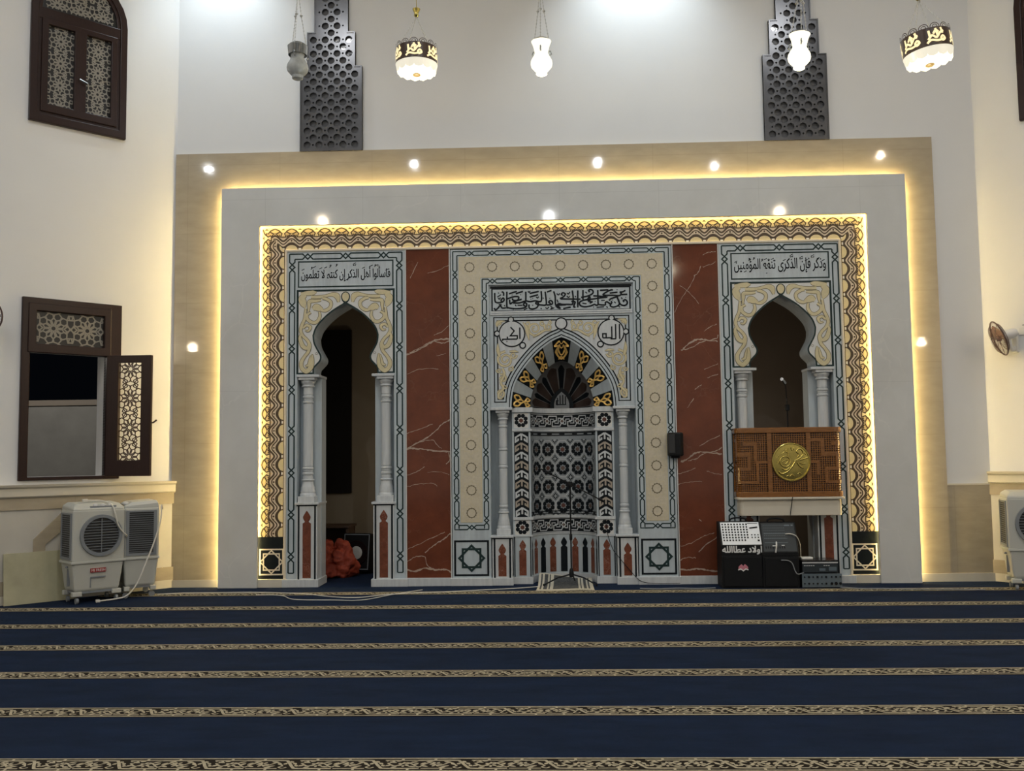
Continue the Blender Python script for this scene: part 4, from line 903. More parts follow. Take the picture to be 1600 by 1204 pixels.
# columns, recesses, pedestals, base
for sg in (-1, 1): b = B(); b.box(-XI if sg < 0 else PX, -PX if sg < 0 else XI, .19, .26, 0, 2.2); b.build('column_recess', MARB, mh)
for sg in (-1, 1):
    column('column', mh, sg*.757, .055, .612, 2.172, .052, 'mihrab')
    xa, xb = (-.90, -.652) if sg < 0 else (.652, .90); pedestal(mh, xa, xb, -.075, .2, .09, .612, REDI)
    b = B(); b.box(-XI if sg < 0 else PX-.01, -PX+.01 if sg < 0 else XI, Y1-.012, .2, 2.172, 2.205); b.build('abacus', MARB2, mh, bevel=.004)
for sg in (-1, 1):
    b = B(); b.box(-XF-.02 if sg < 0 else .90, -.90 if sg < 0 else XF+.02, -.12, .2, 0, .095); b.box(-.915 if sg < 0 else .64, -.64 if sg < 0 else .915, -.10, .2, 0, .092)
    b.build('base', MARB2, mh, bevel=.004)

# ------------------------------------------------------------------ stepped dark screens on the upper wall
def screen(xc, label):
    rt = thing('lattice_screen', label, 'screen', (xc, 0, 0)); z0 = 5.552
    steps = [(.405, 6.675), (.315, 7.135), (.222, 9.0)]
    out = []; zz = z0
    for hw, z1 in steps: out += [(hw, zz), (hw, z1)]; zz = z1
    out = out+[(-x, z) for x, z in out[::-1]]
    hw_at = lambda z: next(h for h, t in steps if z <= t)
    b = B(); b.plate([out], -.006, -.001); b.build('backing', METALB, rt)
    holes = []; row = 0; z = z0+.085
    while z < 8.2:
        for i in range(-4, 5):
            x = (i+(.5 if row % 2 else 0))*.155; r = .047
            ok = all(abs(x)+r < hw_at(min(8.9, max(z0, z+dz)))-.022 for dz in (-r, r))
            if ok: holes.append(circ(x, z, r, 12))
            x2 = x+.0775; r2 = .013
            if abs(x2)+r2 < hw_at(z)-.025 and abs(x2)+r2 < hw_at(min(8.9, z+.03))-.025: holes.append(circ(x2, z, r2, 6))
        row += 1; z += .093
    b = B(); b.plate([out]+holes, -.045, -.006); b.build('pierced_plate', METAL, rt)
    b = B(); e = [(x, z) for x, z in out if z < 8.9]
    b.plate([out, [(x-(.016 if x > 0 else -.016), z+(.016 if abs(z-z0) < .01 else -.016)) for x, z in out]], -.055, -.001)
    b.build('rim', METAL, rt)
    return rt
screen(-2.935, 'dark stepped pierced metal screen on the wall above the left doorway')
screen(3.035, 'dark stepped pierced metal screen on the wall above the right arch')

# ------------------------------------------------------------------ hanging lamps
def chain_links(b, p, q, r=.006, st=.03):
    p, q = Vector(p), Vector(q); n = max(2, int((q-p).length/st))
    b.tube([p, q], r*.45, 5)
    for k in range(n): c = p+(q-p)*((k+.5)/n); b.lathe([(.0005, c.z-st*.36), (r, c.z), (.0005, c.z+st*.36)], c.x, c.y, 6)
def at(px, py, y): v = ray(px, py); t = (y+CD)/v.y; return Vector((CX+v.x*t, y, CH+v.z*t))
def lantern(px, py, y, lit, label, tilt=0):
    o = at(px, py, y); rt = thing('glass_lantern', label, 'lamp', tuple(o), 0, 'glass lanterns on chains'); rt.rotation_euler = (0, R(tilt), 0)
    H = .305; P = [(.0, -.155), (.035, -.155), (.046, -.148), (.048, -.122), (.062, -.112), (.088, -.082), (.094, -.055), (.090, -.030), (.068, .010), (.055, .035), (.058, .05), (.068, .095), (.078, .125), (.086, .140), (.080, .143)]
    b = B(); b.lathe(P, 0, 0, 28); b.build('glass_shade', GLOWW if lit else MILKG, rt)
    if not lit: b = B(); b.lathe([(.072, .06), (.080, .10), (.087, .138), (.080, .06)], 0, 0, 28); b.build('grey_band', MILKD, rt)
    b = B(); b.lathe([(.08, .143), (.074, .152), (.05, .168), (.012, .176), (.0, .178)], 0, 0, 24); b.build('lid', MILKD if not lit else CHROME, rt)
    for k in range(3):
        a = R(25+120*k); b = B(); b.tube([(.062*cos(a), .062*sin(a), .065), (.088*cos(a), .088*sin(a), .07), (.096*cos(a), .096*sin(a), .045), (.075*cos(a), .075*sin(a), .03)], .007); b.build('lug', MILKG, rt)
    b = B(); T = (0, 0, .66)
    for k in range(3):
        a = R(25+120*k); j = (.030*cos(a), .030*sin(a), .42); chain_links(b, (.075*cos(a), .075*sin(a), .15), j); chain_links(b, j, T)
        b.lathe([(.0005, .405), (.014, .42), (.0005, .435)], j[0], j[1], 10)
    chain_links(b, T, (0, 0, 8.98-o.z), .006, .05); b.build('hanging_chain', CHAINM, rt)
    if lit: lamp('lantern_bulb', 'POINT', (o.x, o.y-.0, o.z-.22), 9, (1, .90, .66), shadow_soft_size=.06)
lantern(465, 97, -4.0, False, 'unlit grey glass lantern on chains beside the left dark screen')
lantern(846, 90, -4.0, True, 'glowing white glass lantern hanging alone above the mihrab')
lantern(1249, 80, -4.2, True, 'glowing white glass lantern hanging in front of the right dark screen', 3)
def drum(px, py, y, sc, tilt, label):
    o = at(px, py, y); rt = thing('drum_chandelier', label, 'chandelier', tuple(o), 0, 'drum chandeliers with gold lettering'); rt.rotation_euler = (0, R(tilt), 0); rt.scale = (sc,)*3
    r = .178; band = mat('brown_drum_band', (.075, .045, .032), .3, noise=.3)
    b = B(); b.lathe([(r, -.035), (r, .105)], 0, 0, 48); b.lathe([(r-.004, .105), (r-.004, -.035)], 0, 0, 48); b.build('drum_band', band, rt)
    b = B(); b.lathe([(.022, -.115), (.07, -.110), (.12, -.095), (.16, -.065), (r-.006, -.035)], 0, 0, 40); b.build('glass_bowl', GLOWB, rt)
    for k in range(14):
        a0 = 2*pi*k/14; b = B(); rings = []
        for t in range(7):
            f = t/6; vv = -.035-.075*f; hw = pi/14*(1 if f < .7 else sqrt(max(0, 1-((f-.7)/.3)**2))*1); rr = r+.003-.016*f
            rings.append([(rr*cos(a0-hw+2*hw*q/6), rr*sin(a0-hw+2*hw*q/6), vv) for q in range(7)])
        b.loft(rings, 0, True, False, False); b.build('petal', mat('glowing_petal_glass', (.8, .78, .68), .3, noise=.02, emit=(1, .93, .74), es=.62), rt)
    b = B(); b.lathe([(0, -.134), (.022, -.132), (.034, -.124), (.030, -.112)], 0, 0, 16); b.build('finial', mat('antique_brass', (.30, .21, .08), .45, noise=.1), rt)
    SD = lambda u, v, d=0: ((r+d)*sin(u/r), -(r+d)*cos(u/r), v)
    b = B()
    for k in range(6):
        u0 = 2*pi*r*k/6
        for L in (((-.06, .01), (-.03, .04), (.0, .02), (.03, .055), (.06, .07)), ((-.07, -.015), (-.04, .005), (.01, -.005), (.07, .01)), ((-.05, .08), (-.045, .02)), ((.0, .09), (.01, .03)), ((.03, .01), (.05, .03), (.065, .01), (.045, -.005), (.03, .01)), ((-.02, .05), (0, .075), (.02, .06)), ((.04, .095), (.05, .05))):
            b.ribbon(cr([(u0+u, v) for u, v in L], 4), .016, SD, .004, 0)
    b.build('gold_lettering', mat('lit_gold_letters', (.85, .68, .32), .35, noise=.05, emit=(1, .85, .5), es=.9), rt)
    b = B()
    for k in range(14):
        u0 = 2*pi*r*k/14
        b.ribbon([(u0+.034*cos(R(t)), .105+.030*sin(R(t))) for t in range(0, 181, 20)], .006, SD, .002, 0); b.ribbon([(u0+.016*cos(R(t)), .110+.012*sin(R(t))) for t in range(-60, 241, 30)], .005, SD, .002, 0)
    b.build('crown_scroll', band, rt)
    b = B(); T = (0, 0, .40)
    for k in range(4): a = R(45+90*k); chain_links(b, (r*cos(a), r*sin(a), .10), T, .005)
    b.build('hanging_chain', CHAINM, rt)
    b = B(); b.lathe([(0, .395), (.012, .395), (.022, .41), (.018, .43), (.03, .455), (.034, .468), (0, .47)], 0, 0, 20); b.tube([(0, 0, .46), (0, 0, (8.98-o.z)/sc)], .003); b.build('canopy', BRASS, rt)
    lamp('chandelier_bulb', 'POINT', (o.x, o.y, o.z-.42*sc), 12, (1, .88, .62), shadow_soft_size=.09)
drum(651, 96, -4.0, 1.0, 0, 'level glowing drum chandelier under a small brass cup, right of the left dark screen')
drum(1449, 78, -4.2, 1.08, -7, 'tilted glowing drum chandelier hanging furthest right, near the corner')

# ------------------------------------------------------------------ air coolers
def cooler(x, y, rz, label, cordpts):
    rt = thing('air_cooler', label, 'air cooler', (x, y, 0), R(rz), 'evaporative air coolers'); w, d = .30, .205
    b = B(); b.box(-w, w, -d, d, .48, 1.085); b.build('upper_body', PLG, rt, bevel=.02, seg=3)
    b = B(); L = lambda a, c, e: [(-a, c, e), (a, c, e), (a, -c, e), (-a, -c, e)]
    b.loft([[(-w+.005, -d, 1.075), (w-.005, -d, 1.075), (w-.005, d, 1.075), (-w+.005, d, 1.075)], [(-w+.01, -d+.01, 1.105), (w-.01, -d+.01, 1.105), (w-.01, d-.01, 1.135), (-w+.01, d-.01, 1.135)], [(-w+.06, -d+.10, 1.155), (w-.04, -d+.10, 1.155), (w-.04, d-.03, 1.17), (-w+.06, d-.03, 1.17)]], 0, False); b.build('top_cover', PLG, rt, bevel=.012, seg=2)
    b = B(); b.box(-.10, .20, -d+.015, -d+.10, 1.105, 1.125, M=None); b.build('control_panel', PLM, rt)
    for k in range(3): b = B(); b.lathe([(.030, 1.12), (.028, 1.142), (.010, 1.150), (0, 1.150)], -.03+.085*k, -d+.052, 14); b.build('knob', PLW, rt)
    b = B(); b.box(-w-.012, w+.012, -d-.012, d+.012, .462, .492); b.build('joint_rim', PLG, rt, bevel=.006)
    b = B(); b.loft([[(-a, -c, z), (a, -c, z), (a, c, z), (-a, c, z)] for a, c, z in ((w-.055, d-.04, .135), (w-.04, d-.03, .17), (w-.004, d-.004, .472))], 0, False)
    tank = b.build('water_tank', PLG, rt, bevel=.02, seg=2)
    b = B(); b.box(-.085, .085, -d+.004, -d+.03, .292, .306); b.box(-.085, -.078, -d+.012, -d+.03, .18, .30); b.build('recessed_handle', PLM, tank)
    b = B(); b.box(-.09, .085, -d-.004, -d+.03, .355, .402); b.build('label_plate', REDL, tank)
    b = B(); text(b, 'MI FRESH', -.08, .075, .364, .393, plane(-d-.004), .001, 0, False); b.build('label_lettering', WHITE, tank)
    b = B(); b.box(-w-.0, -w+.03, -.05, -.035, .20, .40); b.lathe([(.0, .41), (.016, .415), (.016, .43), (0, .44)], -w-.005, -.04, 10); b.build('level_gauge', PLM, tank)
    cz, cx, ro = .782, .022, .246
    def ringy(r0, r1, d0, d1, n=40):
        P = [(r1, d0), (r1*.985, d1), (r0*1.04, d1), (r0, d0+.0)]
        bb = B(); bb.loft([[(cx+r*cos(2*pi*i/n), -d-dd, cz+r*sin(2*pi*i/n)) for i in range(n)] for r, dd in P], 0, True, False); return bb
    ringy(.198, ro, -.02, .028).build('round_bezel', PLM, rt)
    b = B(); b.face([(cx+.202*cos(2*pi*i/32), -d-.003, cz+.202*sin(2*pi*i/32)) for i in range(32)]); gl = b.build('grille', PLD, rt)
    for k in range(11):
        z = cz-.16+.032*k; h = sqrt(max(0, .20**2-(z-cz)**2)); b = B(); b.loft([[(cx+q*h, -d-.020, z+.003), (cx+q*h, -d-.020, z-.003), (cx+q*h, -d-.004, z-.009), (cx+q*h, -d-.004, z-.003)] for q in (-1, 1)], 0, False); b.build('louvre', PLM, gl)
    b = B(); b.box(cx-.004, cx+.004, -d-.024, -d-.018, cz-.195, cz+.195); b.build('grille_bar', PLM, gl)
    for sg in (-1, 1):
        b = B(); xo = sg*w; b.plate([[(-.175, .51), (.175, .51), (.175, 1.05), (-.175, 1.05)], [(-.140, .54), (.140, .54), (.140, 1.03), (-.140, 1.03)]], 0, .012)
        vs = [(xo+sg*(.012-p[1]), p[0], p[2]) for p in b.v]; b.v = vs; sd = b.build('side_frame', PLM, rt)
        b = B(); b.box(xo-.002, xo+.002, -.142, .142, .535, 1.035); b.build('side_filter', PLD, sd)
        b = B()
        for k in range(19): z = .552+.0252*k; b.box(xo+sg*.001, xo+sg*.009, -.140, .140, z, z+.0048)
        b.build('side_slats', PLM, sd)
    for sx in (-1, 1):
        for sy in (-1, 1):
            X, Y = sx*(w-.075), sy*(d-.055); b = B(); b.box(X-.055, X+.055, Y-.035, Y+.035, .085, .14); c = b.build('caster_bracket', PLG, rt, bevel=.01)
            b = B(); b.loft([[(X+q, Y-.01+.035*cos(2*pi*i/16), .035+.035*sin(2*pi*i/16)) for i in range(16)] for q in (-.014, .014)], 0, True); b.build('caster_wheel', PLM, c)
    b = B(); b.box(-w+.06, w-.06, -d+.04, d-.04, .115, .14); b.build('base_frame', PLM, rt)
    rt.scale = (.965,)*3
    if cordpts:
        b = B(); p = cr(cordpts, 8); b.tube(p, .0085, 8); b.build('power_cord', CORD, rt)
        e = Vector(p[0]); b = B(); b.box(e.x-.03, e.x+.03, e.y-.02, e.y+.02, e.z-.014, e.z+.016); b.build('plug', CORD, rt, bevel=.006)
    return rt
def local_pts(x, y, rz, W_):
    c, s = cos(R(rz)), sin(R(rz)); return [((p[0]-x)*c+(p[1]-y)*s, -(p[0]-x)*s+(p[1]-y)*c, p[2]) for p in W_]
cA = (-5.45, -1.10); cooler(*cA, 45, 'front grey air cooler left of the grey wall, its round grille facing the room', [(-.09, .03, 1.188), (-.02, -.01, 1.185), (.05, -.04, 1.183), (.11, -.12, 1.165), (.15, -.20, 1.12), (.17, -.245, 1.02), (.20, -.25, .90), (.26, -.245, .81), (.318, -.22, .76), (.33, -.12, .74)])
cB = (-5.12, -.66)
rB = cooler(*cB, -58, 'rear grey air cooler beside the beige frame, its slatted side turned to the room', None)
cC = (5.36, -.74)
cooler(*cC, -14, 'grey air cooler at the right end of the front wall under the wall fan', None)
# loose white cord of the rear cooler, hanging down its side to a plug on the carpet
WP = [(-4.80, -.70, 1.02), (-4.785, -.78, 1.06), (-4.78, -.80, .92), (-4.82, -.86, .68), (-4.88, -.95, .43), (-4.96, -1.02, .18), (-5.06, -1.06, .05), (-5.18, -1.10, .018), (-5.32, -1.22, .012)]
b = B(); lp = [(x/.965, y/.965, z/.965) for x, y, z in local_pts(*cB, -58, WP)]; b.tube(cr(lp, 8), .009, 8); b.build('power_cord', CORD, rB)
e_ = lp[-1]; b = B(); b.box(e_[0]-.035, e_[0]+.035, e_[1]-.025, e_[1]+.025, 0, .03); b.build('plug', CORD, rB, bevel=.008)

# yellowish board leaning on the left wall
b = B(); M = Matrix.Translation((-5.99, -1.22, .0)) @ Matrix.Rotation(R(45), 4, 'Z') @ Matrix.Rotation(R(-7), 4, 'X')
b.box(-.375, .375, -.006, .006, 0.001, .575, 0, M); tag(b.build('board', BOARD, bevel=.002, seg=1), 'yellowish blank board leaning on the left wall beside the front cooler', 'board')

# ------------------------------------------------------------------ wall fans
def fan(ox, wrz, s, z, yaw, pitch, label):
    c, sn = cos(R(wrz)), sin(R(wrz)); rt = thing('wall_fan', label, 'fan', (ox+c*s, sn*s, z), R(wrz), 'wall fans')
    b = B(); b.box(-.055, .055, -.05, -.0, -.16, .10); b.build('wall_bracket', PLW, rt, bevel=.02, seg=3)
    b = B(); b.tube(cr([(0, -.04, -.10), (0, -.12, -.13), (0, -.17, -.06), (0, -.18, .04)], 6), .028, 10); b.build('arm', PLW, rt)
    hd = bpy.data.objects.new('fan_head', None); COL.objects.link(hd); hd.parent = rt; hd.location = (0, -.18, .05); hd.rotation_euler = (R(pitch), 0, R(yaw))
    def ly(bb): bb.v = [(p[0], -p[2], p[1]) for p in bb.v]
    b = B(); b.lathe([(0, -.10), (.04, -.095), (.062, -.05), (.062, .04), (.05, .06), (0, .06)], 0, 0, 20); ly(b); b.build('motor', PLW, hd)
    b = B(); r = .215
    for f, rr, tk in ((.12, r, .009), (.175, .10, .003), (.185, .045, .004), (.075, .16, .003)):
        b.tube([(rr*cos(2*pi*i/48), rr*sin(2*pi*i/48), f) for i in range(49)], tk, 6)
    for k in range(48):
        a = 2*pi*k/48; b.tube([(.05*cos(a), .05*sin(a), .06), (.17*cos(a), .17*sin(a), .075), (r*cos(a), r*sin(a), .12), (.16*cos(a), .16*sin(a), .172), (.04*cos(a), .04*sin(a), .186)], .0016, 4)
    ly(b); b.build('cage', mat('brown_fan_cage', (.08, .04, .035), .35, noise=.1), hd)
    for k in range(3):
        a0 = R(120*k+20); b = B(); rings = []
        for t in range(7):
            f = t/6; rr = .04+.15*f; hw = .035+.055*sin(pi*min(1, f*.75+.1)); tw = .03
            rings.append([(rr*cos(a0)-q*hw*sin(a0), rr*sin(a0)+q*hw*cos(a0), .12+q*tw*(1-f*.4)) for q in (-1, -.5, 0, .5, 1)])
        b.loft(rings, 0, True, False, False); ly(b); o = b.build('blade', FANBR, hd); sd = o.modifiers.new('t', 'SOLIDIFY'); sd.thickness = .003
    b = B(); b.lathe([(0, .15), (.03, .148), (.038, .13), (.038, .10), (0, .10)], 0, 0, 16); ly(b); b.build('hub', FANBR, hd)
    return rt
fan(XR, -45, .36, 2.93, -55, 20, 'brown caged wall fan on the right wall above the right cooler')
fan(XL, 45, -2.285, 3.16, -18, 5, 'wall fan cut by the left picture edge beside the lower window')
b = B(); M = Matrix.Translation((XR, 0, 0)) @ Matrix.Rotation(R(-45), 4, 'Z'); b.box(.42, .55, -.014, 0, 2.98, 3.07, 0, M); o = b.build('wall_socket', PLW, bevel=.004)
tag(o, 'white electrical socket on the right wall behind the fan', 'socket')
b = B(); b.tube([tuple(M @ Vector(p)) for p in ((.46, -.012, 3.10), (.9, -.010, 3.105), (1.6, -.010, 3.105))], .006, 5); tag(b.build('wall_cable', PLM), 'thin cable running along the right wall from the socket', 'cable')

# ------------------------------------------------------------------ pulpit balcony in the right arch
rt = thing('pulpit_balcony', 'brown carved wooden pulpit balcony with gold medallion in the right arch', 'pulpit', (2.742, 0, 0))
def plan(hw, yf, r, yb=-.02, n=6):        # rounded plan outline, front at yf
    P = [(-hw, yb)]; P += [(-hw+r-r*cos(R(a)), yf+r-r*sin(R(a))) for a in [90*i/n for i in range(n+1)]]; P += [(hw-r+r*sin(R(a)), yf+r-r*cos(R(a))) for a in [90*i/n for i in range(n+1)]]; P.append((hw, yb)); return P
YF = -.30
def slab(b, hw, yf, r, z0, z1, mi=0, yb=-.02): P = plan(hw, yf, r, yb); b.loft([[(x, y, z) for x, y in P] for z in (z0, z1)], mi, False)
b = B(); slab(b, .612, YF+.01, .05, .835, 1.035, 0, .30); slab(b, .645, YF-.03, .06, 1.03, 1.058, 0, -.10); b.build('balcony_slab', LEDGE, rt, bevel=.006)
HW, RR = .635, .10
def shell(z0, z1, out, th, nm, m, bev=.006):
    P = plan(HW+out, YF-out, RR+out); Q = plan(HW+out-th, YF-out+th, max(.01, RR+out-th)); b = B(); n = len(P)
    for i in range(n-1):
        a, c, d, e = P[i], P[i+1], Q[i+1], Q[i]
        b.face([(a[0], a[1], z0), (c[0], c[1], z0), (c[0], c[1], z1), (a[0], a[1], z1)], 0); b.face([(d[0], d[1], z0), (e[0], e[1], z0), (e[0], e[1], z1), (d[0], d[1], z1)], 0)
        b.face([(a[0], a[1], z1), (c[0], c[1], z1), (d[0], d[1], z1), (e[0], e[1], z1)], 0); b.face([(a[0], a[1], z0), (e[0], e[1], z0), (d[0], d[1], z0), (c[0], c[1], z0)], 0)
    return b.build(nm, m, rt, bevel=bev)
shell(1.058, 1.125, .012, .06, 'bottom_rail', VARN); shell(1.835, 1.90, .014, .07, 'top_rail', VARN); shell(1.12, 1.84, -.03, .012, 'lattice_backing', VARND, 0)
def SB(u, v, d=0):        # unrolled balcony front, u from -0.9 to 0.9
    fl = HW-RR; al = RR*pi/2; s = 1 if u >= 0 else -1; a = abs(u)
    if a <= fl: return (u, YF-d, v)
    if a <= fl+al: t = (a-fl)/RR; return (s*(fl+(RR+d)*sin(t)), YF+RR-(RR+d)*cos(t), v)
    return (s*(HW+d), YF+RR+(a-fl-al), v)
UE = HW-RR+RR*pi/2+.16; POST = [(-UE, -UE+.05), (-.272, -.218), (.198, .252), (UE-.05, UE)]
def bar(b, u0, u1, z0, z1, d0, d1, mi=0):
    d1 += tick()*5; k = max(1, int((u1-u0)/.04)) if abs(u0) > .4 or abs(u1) > .4 else 1
    for i in range(k):
        a, c = u0+(u1-u0)*i/k, u0+(u1-u0)*(i+1)/k
        q = [SB(a, z0, d1), SB(c, z0, d1), SB(c, z1, d1), SB(a, z1, d1)]; p = [SB(a, z0, d0), SB(c, z0, d0), SB(c, z1, d0), SB(a, z1, d0)]
        b.face(q, mi); b.face([p[0], p[1], q[1], q[0]], mi); b.face([q[3], q[2], p[2], p[3]], mi)
        if i == 0: b.face([p[0], q[0], q[3], p[3]], mi)
        if i == k-1: b.face([q[1], p[1], p[2], q[2]], mi)
for u0, u1 in POST: b = B(); bar(b, u0, u1, 1.11, 1.85, -.03, .006); b.build('post', VARN, rt)
pan = [(POST[i][1], POST[i+1][0]) for i in range(3)]
for pi_, (u0, u1) in enumerate(pan):
    b = B(); w_ = u1-u0; n = int(w_/.0262)
    for k in range(1, n): u = u0+w_*k/n; bar(b, u-.0055, u+.0055, 1.12, 1.84, -.028, -.010)
    for k in range(1, 27): z = 1.12+.72*k/27; bar(b, u0, u1, z-.0048, z+.0048, -.028, -.006)
    for f in ((.0, .30, .84, .90), (.22, .30, .60, .90), (.22, .62, .60, .67), (.55, .62, .36, .67), (.30, .62, .36, .42), (.30, .37, .14, .42), (.30, .80, .14, .19), (.74, .80, .14, .50), (.72, 1.0, .48, .53), (.70, .77, .53, .84), (.45, .77, .78, .84), (.0, .18, .48, .53), (.12, .18, .28, .53)):
        if pi_ == 1: continue
        bar(b, u0+w_*f[0], u0+w_*f[1], 1.12+.72*f[2], 1.12+.72*f[3], -.02, -.001)
    b.build('lattice_panel', VARN, rt)
MX_, MZ, MR = .008, 1.482, .232
b = B(); nn = 48
def dl(P): b.loft([[(MX_+r*cos(2*pi*i/nn), YF-y, MZ+r*sin(2*pi*i/nn)) for i in range(nn)] for r, y in P], 0, True, False)
dl([(MR, .008), (MR, .026), (MR-.006, .032), (MR-.016, .032), (MR-.020, .022), (MR-.024, .022), (MR-.04, .024), (.1, .025), (.001, .025)]); md = b.build('medallion', BRASS, rt)
b = B(); SD = lambda u, v, d=0: (MX_+u*MR, YF-.026-d*.6, MZ+v*MR)
def raised(P, w, n=6):
    p = cr(P, n); X = [Vector(SD(u, v, 0)) for u, v in p]; b.tube([tuple(x) for x in X], w*MR/2, 8)
for P, w in (([(.85, .22), (.55, .12), (.15, .05), (.45, .20), (.62, .42), (.55, .62), (.38, .66), (.28, .52), (.40, .40), (.34, .25)], .07), ([(.20, .02), (.05, -.22), (-.18, -.48), (-.5, -.62), (-.68, -.48)], .09), ([(.28, -.02), (.45, -.25), (.62, -.32)], .08), ([(.42, -.05), (.6, -.12), (.72, -.08)], .06), ([(-.32+.27*cos(R(a)), .02+.27*sin(R(a))) for a in range(0, 361, 30)], .07), ([(-.46, .0), (-.32, .10), (-.18, .04), (-.30, -.10), (-.44, -.08)], .06), ([(-.5, -.34), (-.3, -.42), (-.1, -.28)], .07), ([(-.14, .72), (-.15, .30)], .06), ([(-.5, .44), (-.32, .54), (-.15, .45)], .05), ([(-.38, .62), (-.25, .66)], .05), ([(0, .75), (.05, .6), (.12, .75), (.16, .6)], .05),
             ([(-.75, .22), (-.62, .35)], .05), ([(-.1, -.72), (.02, -.66), (.12, -.74)], .05), ([(.3, -.62), (.4, -.58), (.5, -.64)], .05), ([(-.30, -.75), (-.18, -.70)], .05), ([(.68, .45), (.78, .36)], .05), ([(-.72, -.10), (-.66, .05)], .05)): raised(P, w)
b.build('raised_lettering', BRASS, md)
# microphone standing inside the balcony, black wire down its front
rt = thing('microphone_stand', 'thin microphone stand inside the pulpit balcony under the right arch', 'microphone stand', (2.86, .22, 0))
b = B(); slab_z = 1.04; b.tube([(0, 0, slab_z), (.0, 0, 2.18), (-.01, -.02, 2.30)], .008, 6); b.lathe([(0, slab_z), (.09, slab_z), (.09, slab_z+.015), (.02, slab_z+.03), (0, slab_z+.03)], 0, 0, 16); b.build('stand_pole', BLK, rt)
b = B(); b.lathe([(0, 2.12), (.03, 2.13), (.03, 2.20), (0, 2.21)], .0, .0, 10); b.build('clamp', BLK, rt)
b = B(); b.tube(cr([(-.01, -.02, 2.28), (-.02, -.04, 2.42), (-.045, -.06, 2.50)], 5), .006, 6); b.build('gooseneck', BLK, rt)
b = B(); b.tube([(-.03, -.05, 2.475), (-.065, -.09, 2.51), (-.085, -.12, 2.52)], .022, 10); b.build('microphone_head', CHROME, rt)
b = B(); yb = YF-.036; b.tube(cr([(2.742, YF-.062, 1.058), (2.742, YF-.038, 1.03), (2.745, YF-.012, 1.0), (2.735, YF-.006, .93), (2.725, YF-.006, .86), (2.725, YF-.006, .84)], 6), .005, 6); tag(b.build('hanging_wire', BLK), 'thin black wire hanging on the cream balcony edge under the medallion', 'wire')

# ------------------------------------------------------------------ sound equipment under the balcony
def amp_case(name, label, x, y, w, d, z0, z1, rz=0): return thing(name, label, 'amplifier' if 'mixer' in name else 'speaker', (x, y, z0), R(rz))
def mixer(x, y, w, z0, H, face_m, label, style):
    rt = thing('powered_mixer', label, 'mixer', (x, y, z0)); d = .28; hw = w/2
    b = B(); P = [(-d/2, 0), (d/2, 0), (d/2, H), (d/2-.12, H), (-d/2, H*.30)] if style == 'silver' else [(-d/2, 0), (d/2, 0), (d/2, H), (d/2-.14, H), (-d/2, H*.12)]
    b.loft([[(q*hw, yy, zz) for yy, zz in P] for q in (-1, 1)], 0, False); b.build('case', BLK, rt, bevel=.006)
    (ya, za), (yc, zc) = P[4], P[3]; L = hypot(yc-ya, zc-za); tv = ((yc-ya)/L, (zc-za)/L); nv = (-tv[1], tv[0])
    SFc = lambda u, v, dd=0: (u*(hw-.02), ya+tv[0]*(v*.94+.03)*L+nv[0]*dd, za+tv[1]*(v*.94+.03)*L+nv[1]*dd)
    b = B(); b.flat([(-1, 0), (1, 0), (1, 1), (-1, 1)], SFc, .003, 0); fp = b.build('control_panel', face_m, rt)
    b = B()
    if style == 'silver':
        for r in range(7):
            for c in range(9):
                if r == 6 and c == 8: continue
                b.flat([(-.90+.155*c+.046*cos(R(t)), .90-.118*r+.042*sin(R(t))) for t in range(0, 360, 45)], SFc, .007, 0)
        for r in (4, 5):
            for c in range(3): b.flat([(.56+.16*c+.036*cos(R(t)), .90-.118*r+.034*sin(R(t))) for t in range(0, 360, 45)], SFc, .007, 0)
        b.flat([(.48, .70), (.90, .74), (.90, .80), (.48, .76)], SFc, .006, 0); b.flat([(.40, .93), (.92, .93), (.92, .955), (.40, .955)], SFc, .005, 0)
        b.flat([(.82, .14), (.93, .14), (.93, .22), (.82, .22)], SFc, .005, 0)
        b.build('knobs', BLK, fp); b = B()
        text(b, 'اولاد عطاالله', -hw+.014, hw-.022, .012, H*.30-.006, plane(-d/2), .002, 0, True, .003); b.build('lettering', WHITE, rt)
    else:
        for r in range(6):
            for c in range(12): b.flat([(-.86+.11*c+.02*cos(R(t)), .92-.09*r+.014*sin(R(t))) for t in range(0, 360, 60)], SFc, .006, 0)
        b.flat([(.40, .90), (.72, .90), (.72, .94), (.40, .94)], SFc, .006, 0); b.flat([(.80, .90), (.92, .90), (.92, .94), (.80, .94)], SFc, .006, 0)
        for v in (.62, .45, .30): b.flat([(-.9, v), (.5, v), (.5, v+.012), (-.9, v+.012)], SFc, .006, 0)
        b.flat([(-.45, .18), (-.20, .18), (-.20, .215), (-.45, .215)], SFc, .007, 1); b.flat([(.1, .20), (.28, .20), (.28, .225), (.1, .225)], SFc, .007, 1); b.flat([(-.8, .62), (.5, .62), (.5, .625), (-.8, .625)], SFc, .007, 0)
        for c in range(9): b.flat([(-.85+.14*c+.04*cos(R(t)), .14+.05*sin(R(t))) for t in range(0, 360, 45)], SFc, .006, 2)
        b.build('knobs', [SLATE, WHITE, BLK], fp)
    b = B(); b.tube(cr([(-.10, .08, H-.005), (-.085, .08, H+.03), (0, .08, H+.045), (.085, .08, H+.03), (.10, .08, H-.005)], 6), .010, 8); b.build('handle', BLK, rt)
    return rt
YA = -.34
def cabinet(x, y, w, H, label):
    rt = thing('speaker_cabinet', label, 'speaker', (x, y, 0)); hw = w/2
    b = B(); b.box(-hw, hw, -.14, .16, .0, H); b.build('cabinet_body', BLK, rt, bevel=.008)
    b = B(); b.box(-hw+.025, hw-.025, -.152, -.13, .02, H-.02); b.build('grille_cloth', mat('dark_grille_cloth', (.010, .011, .0125), .8, noise=.2, nscale=150, spec=.2), rt, bevel=.006)
    return rt
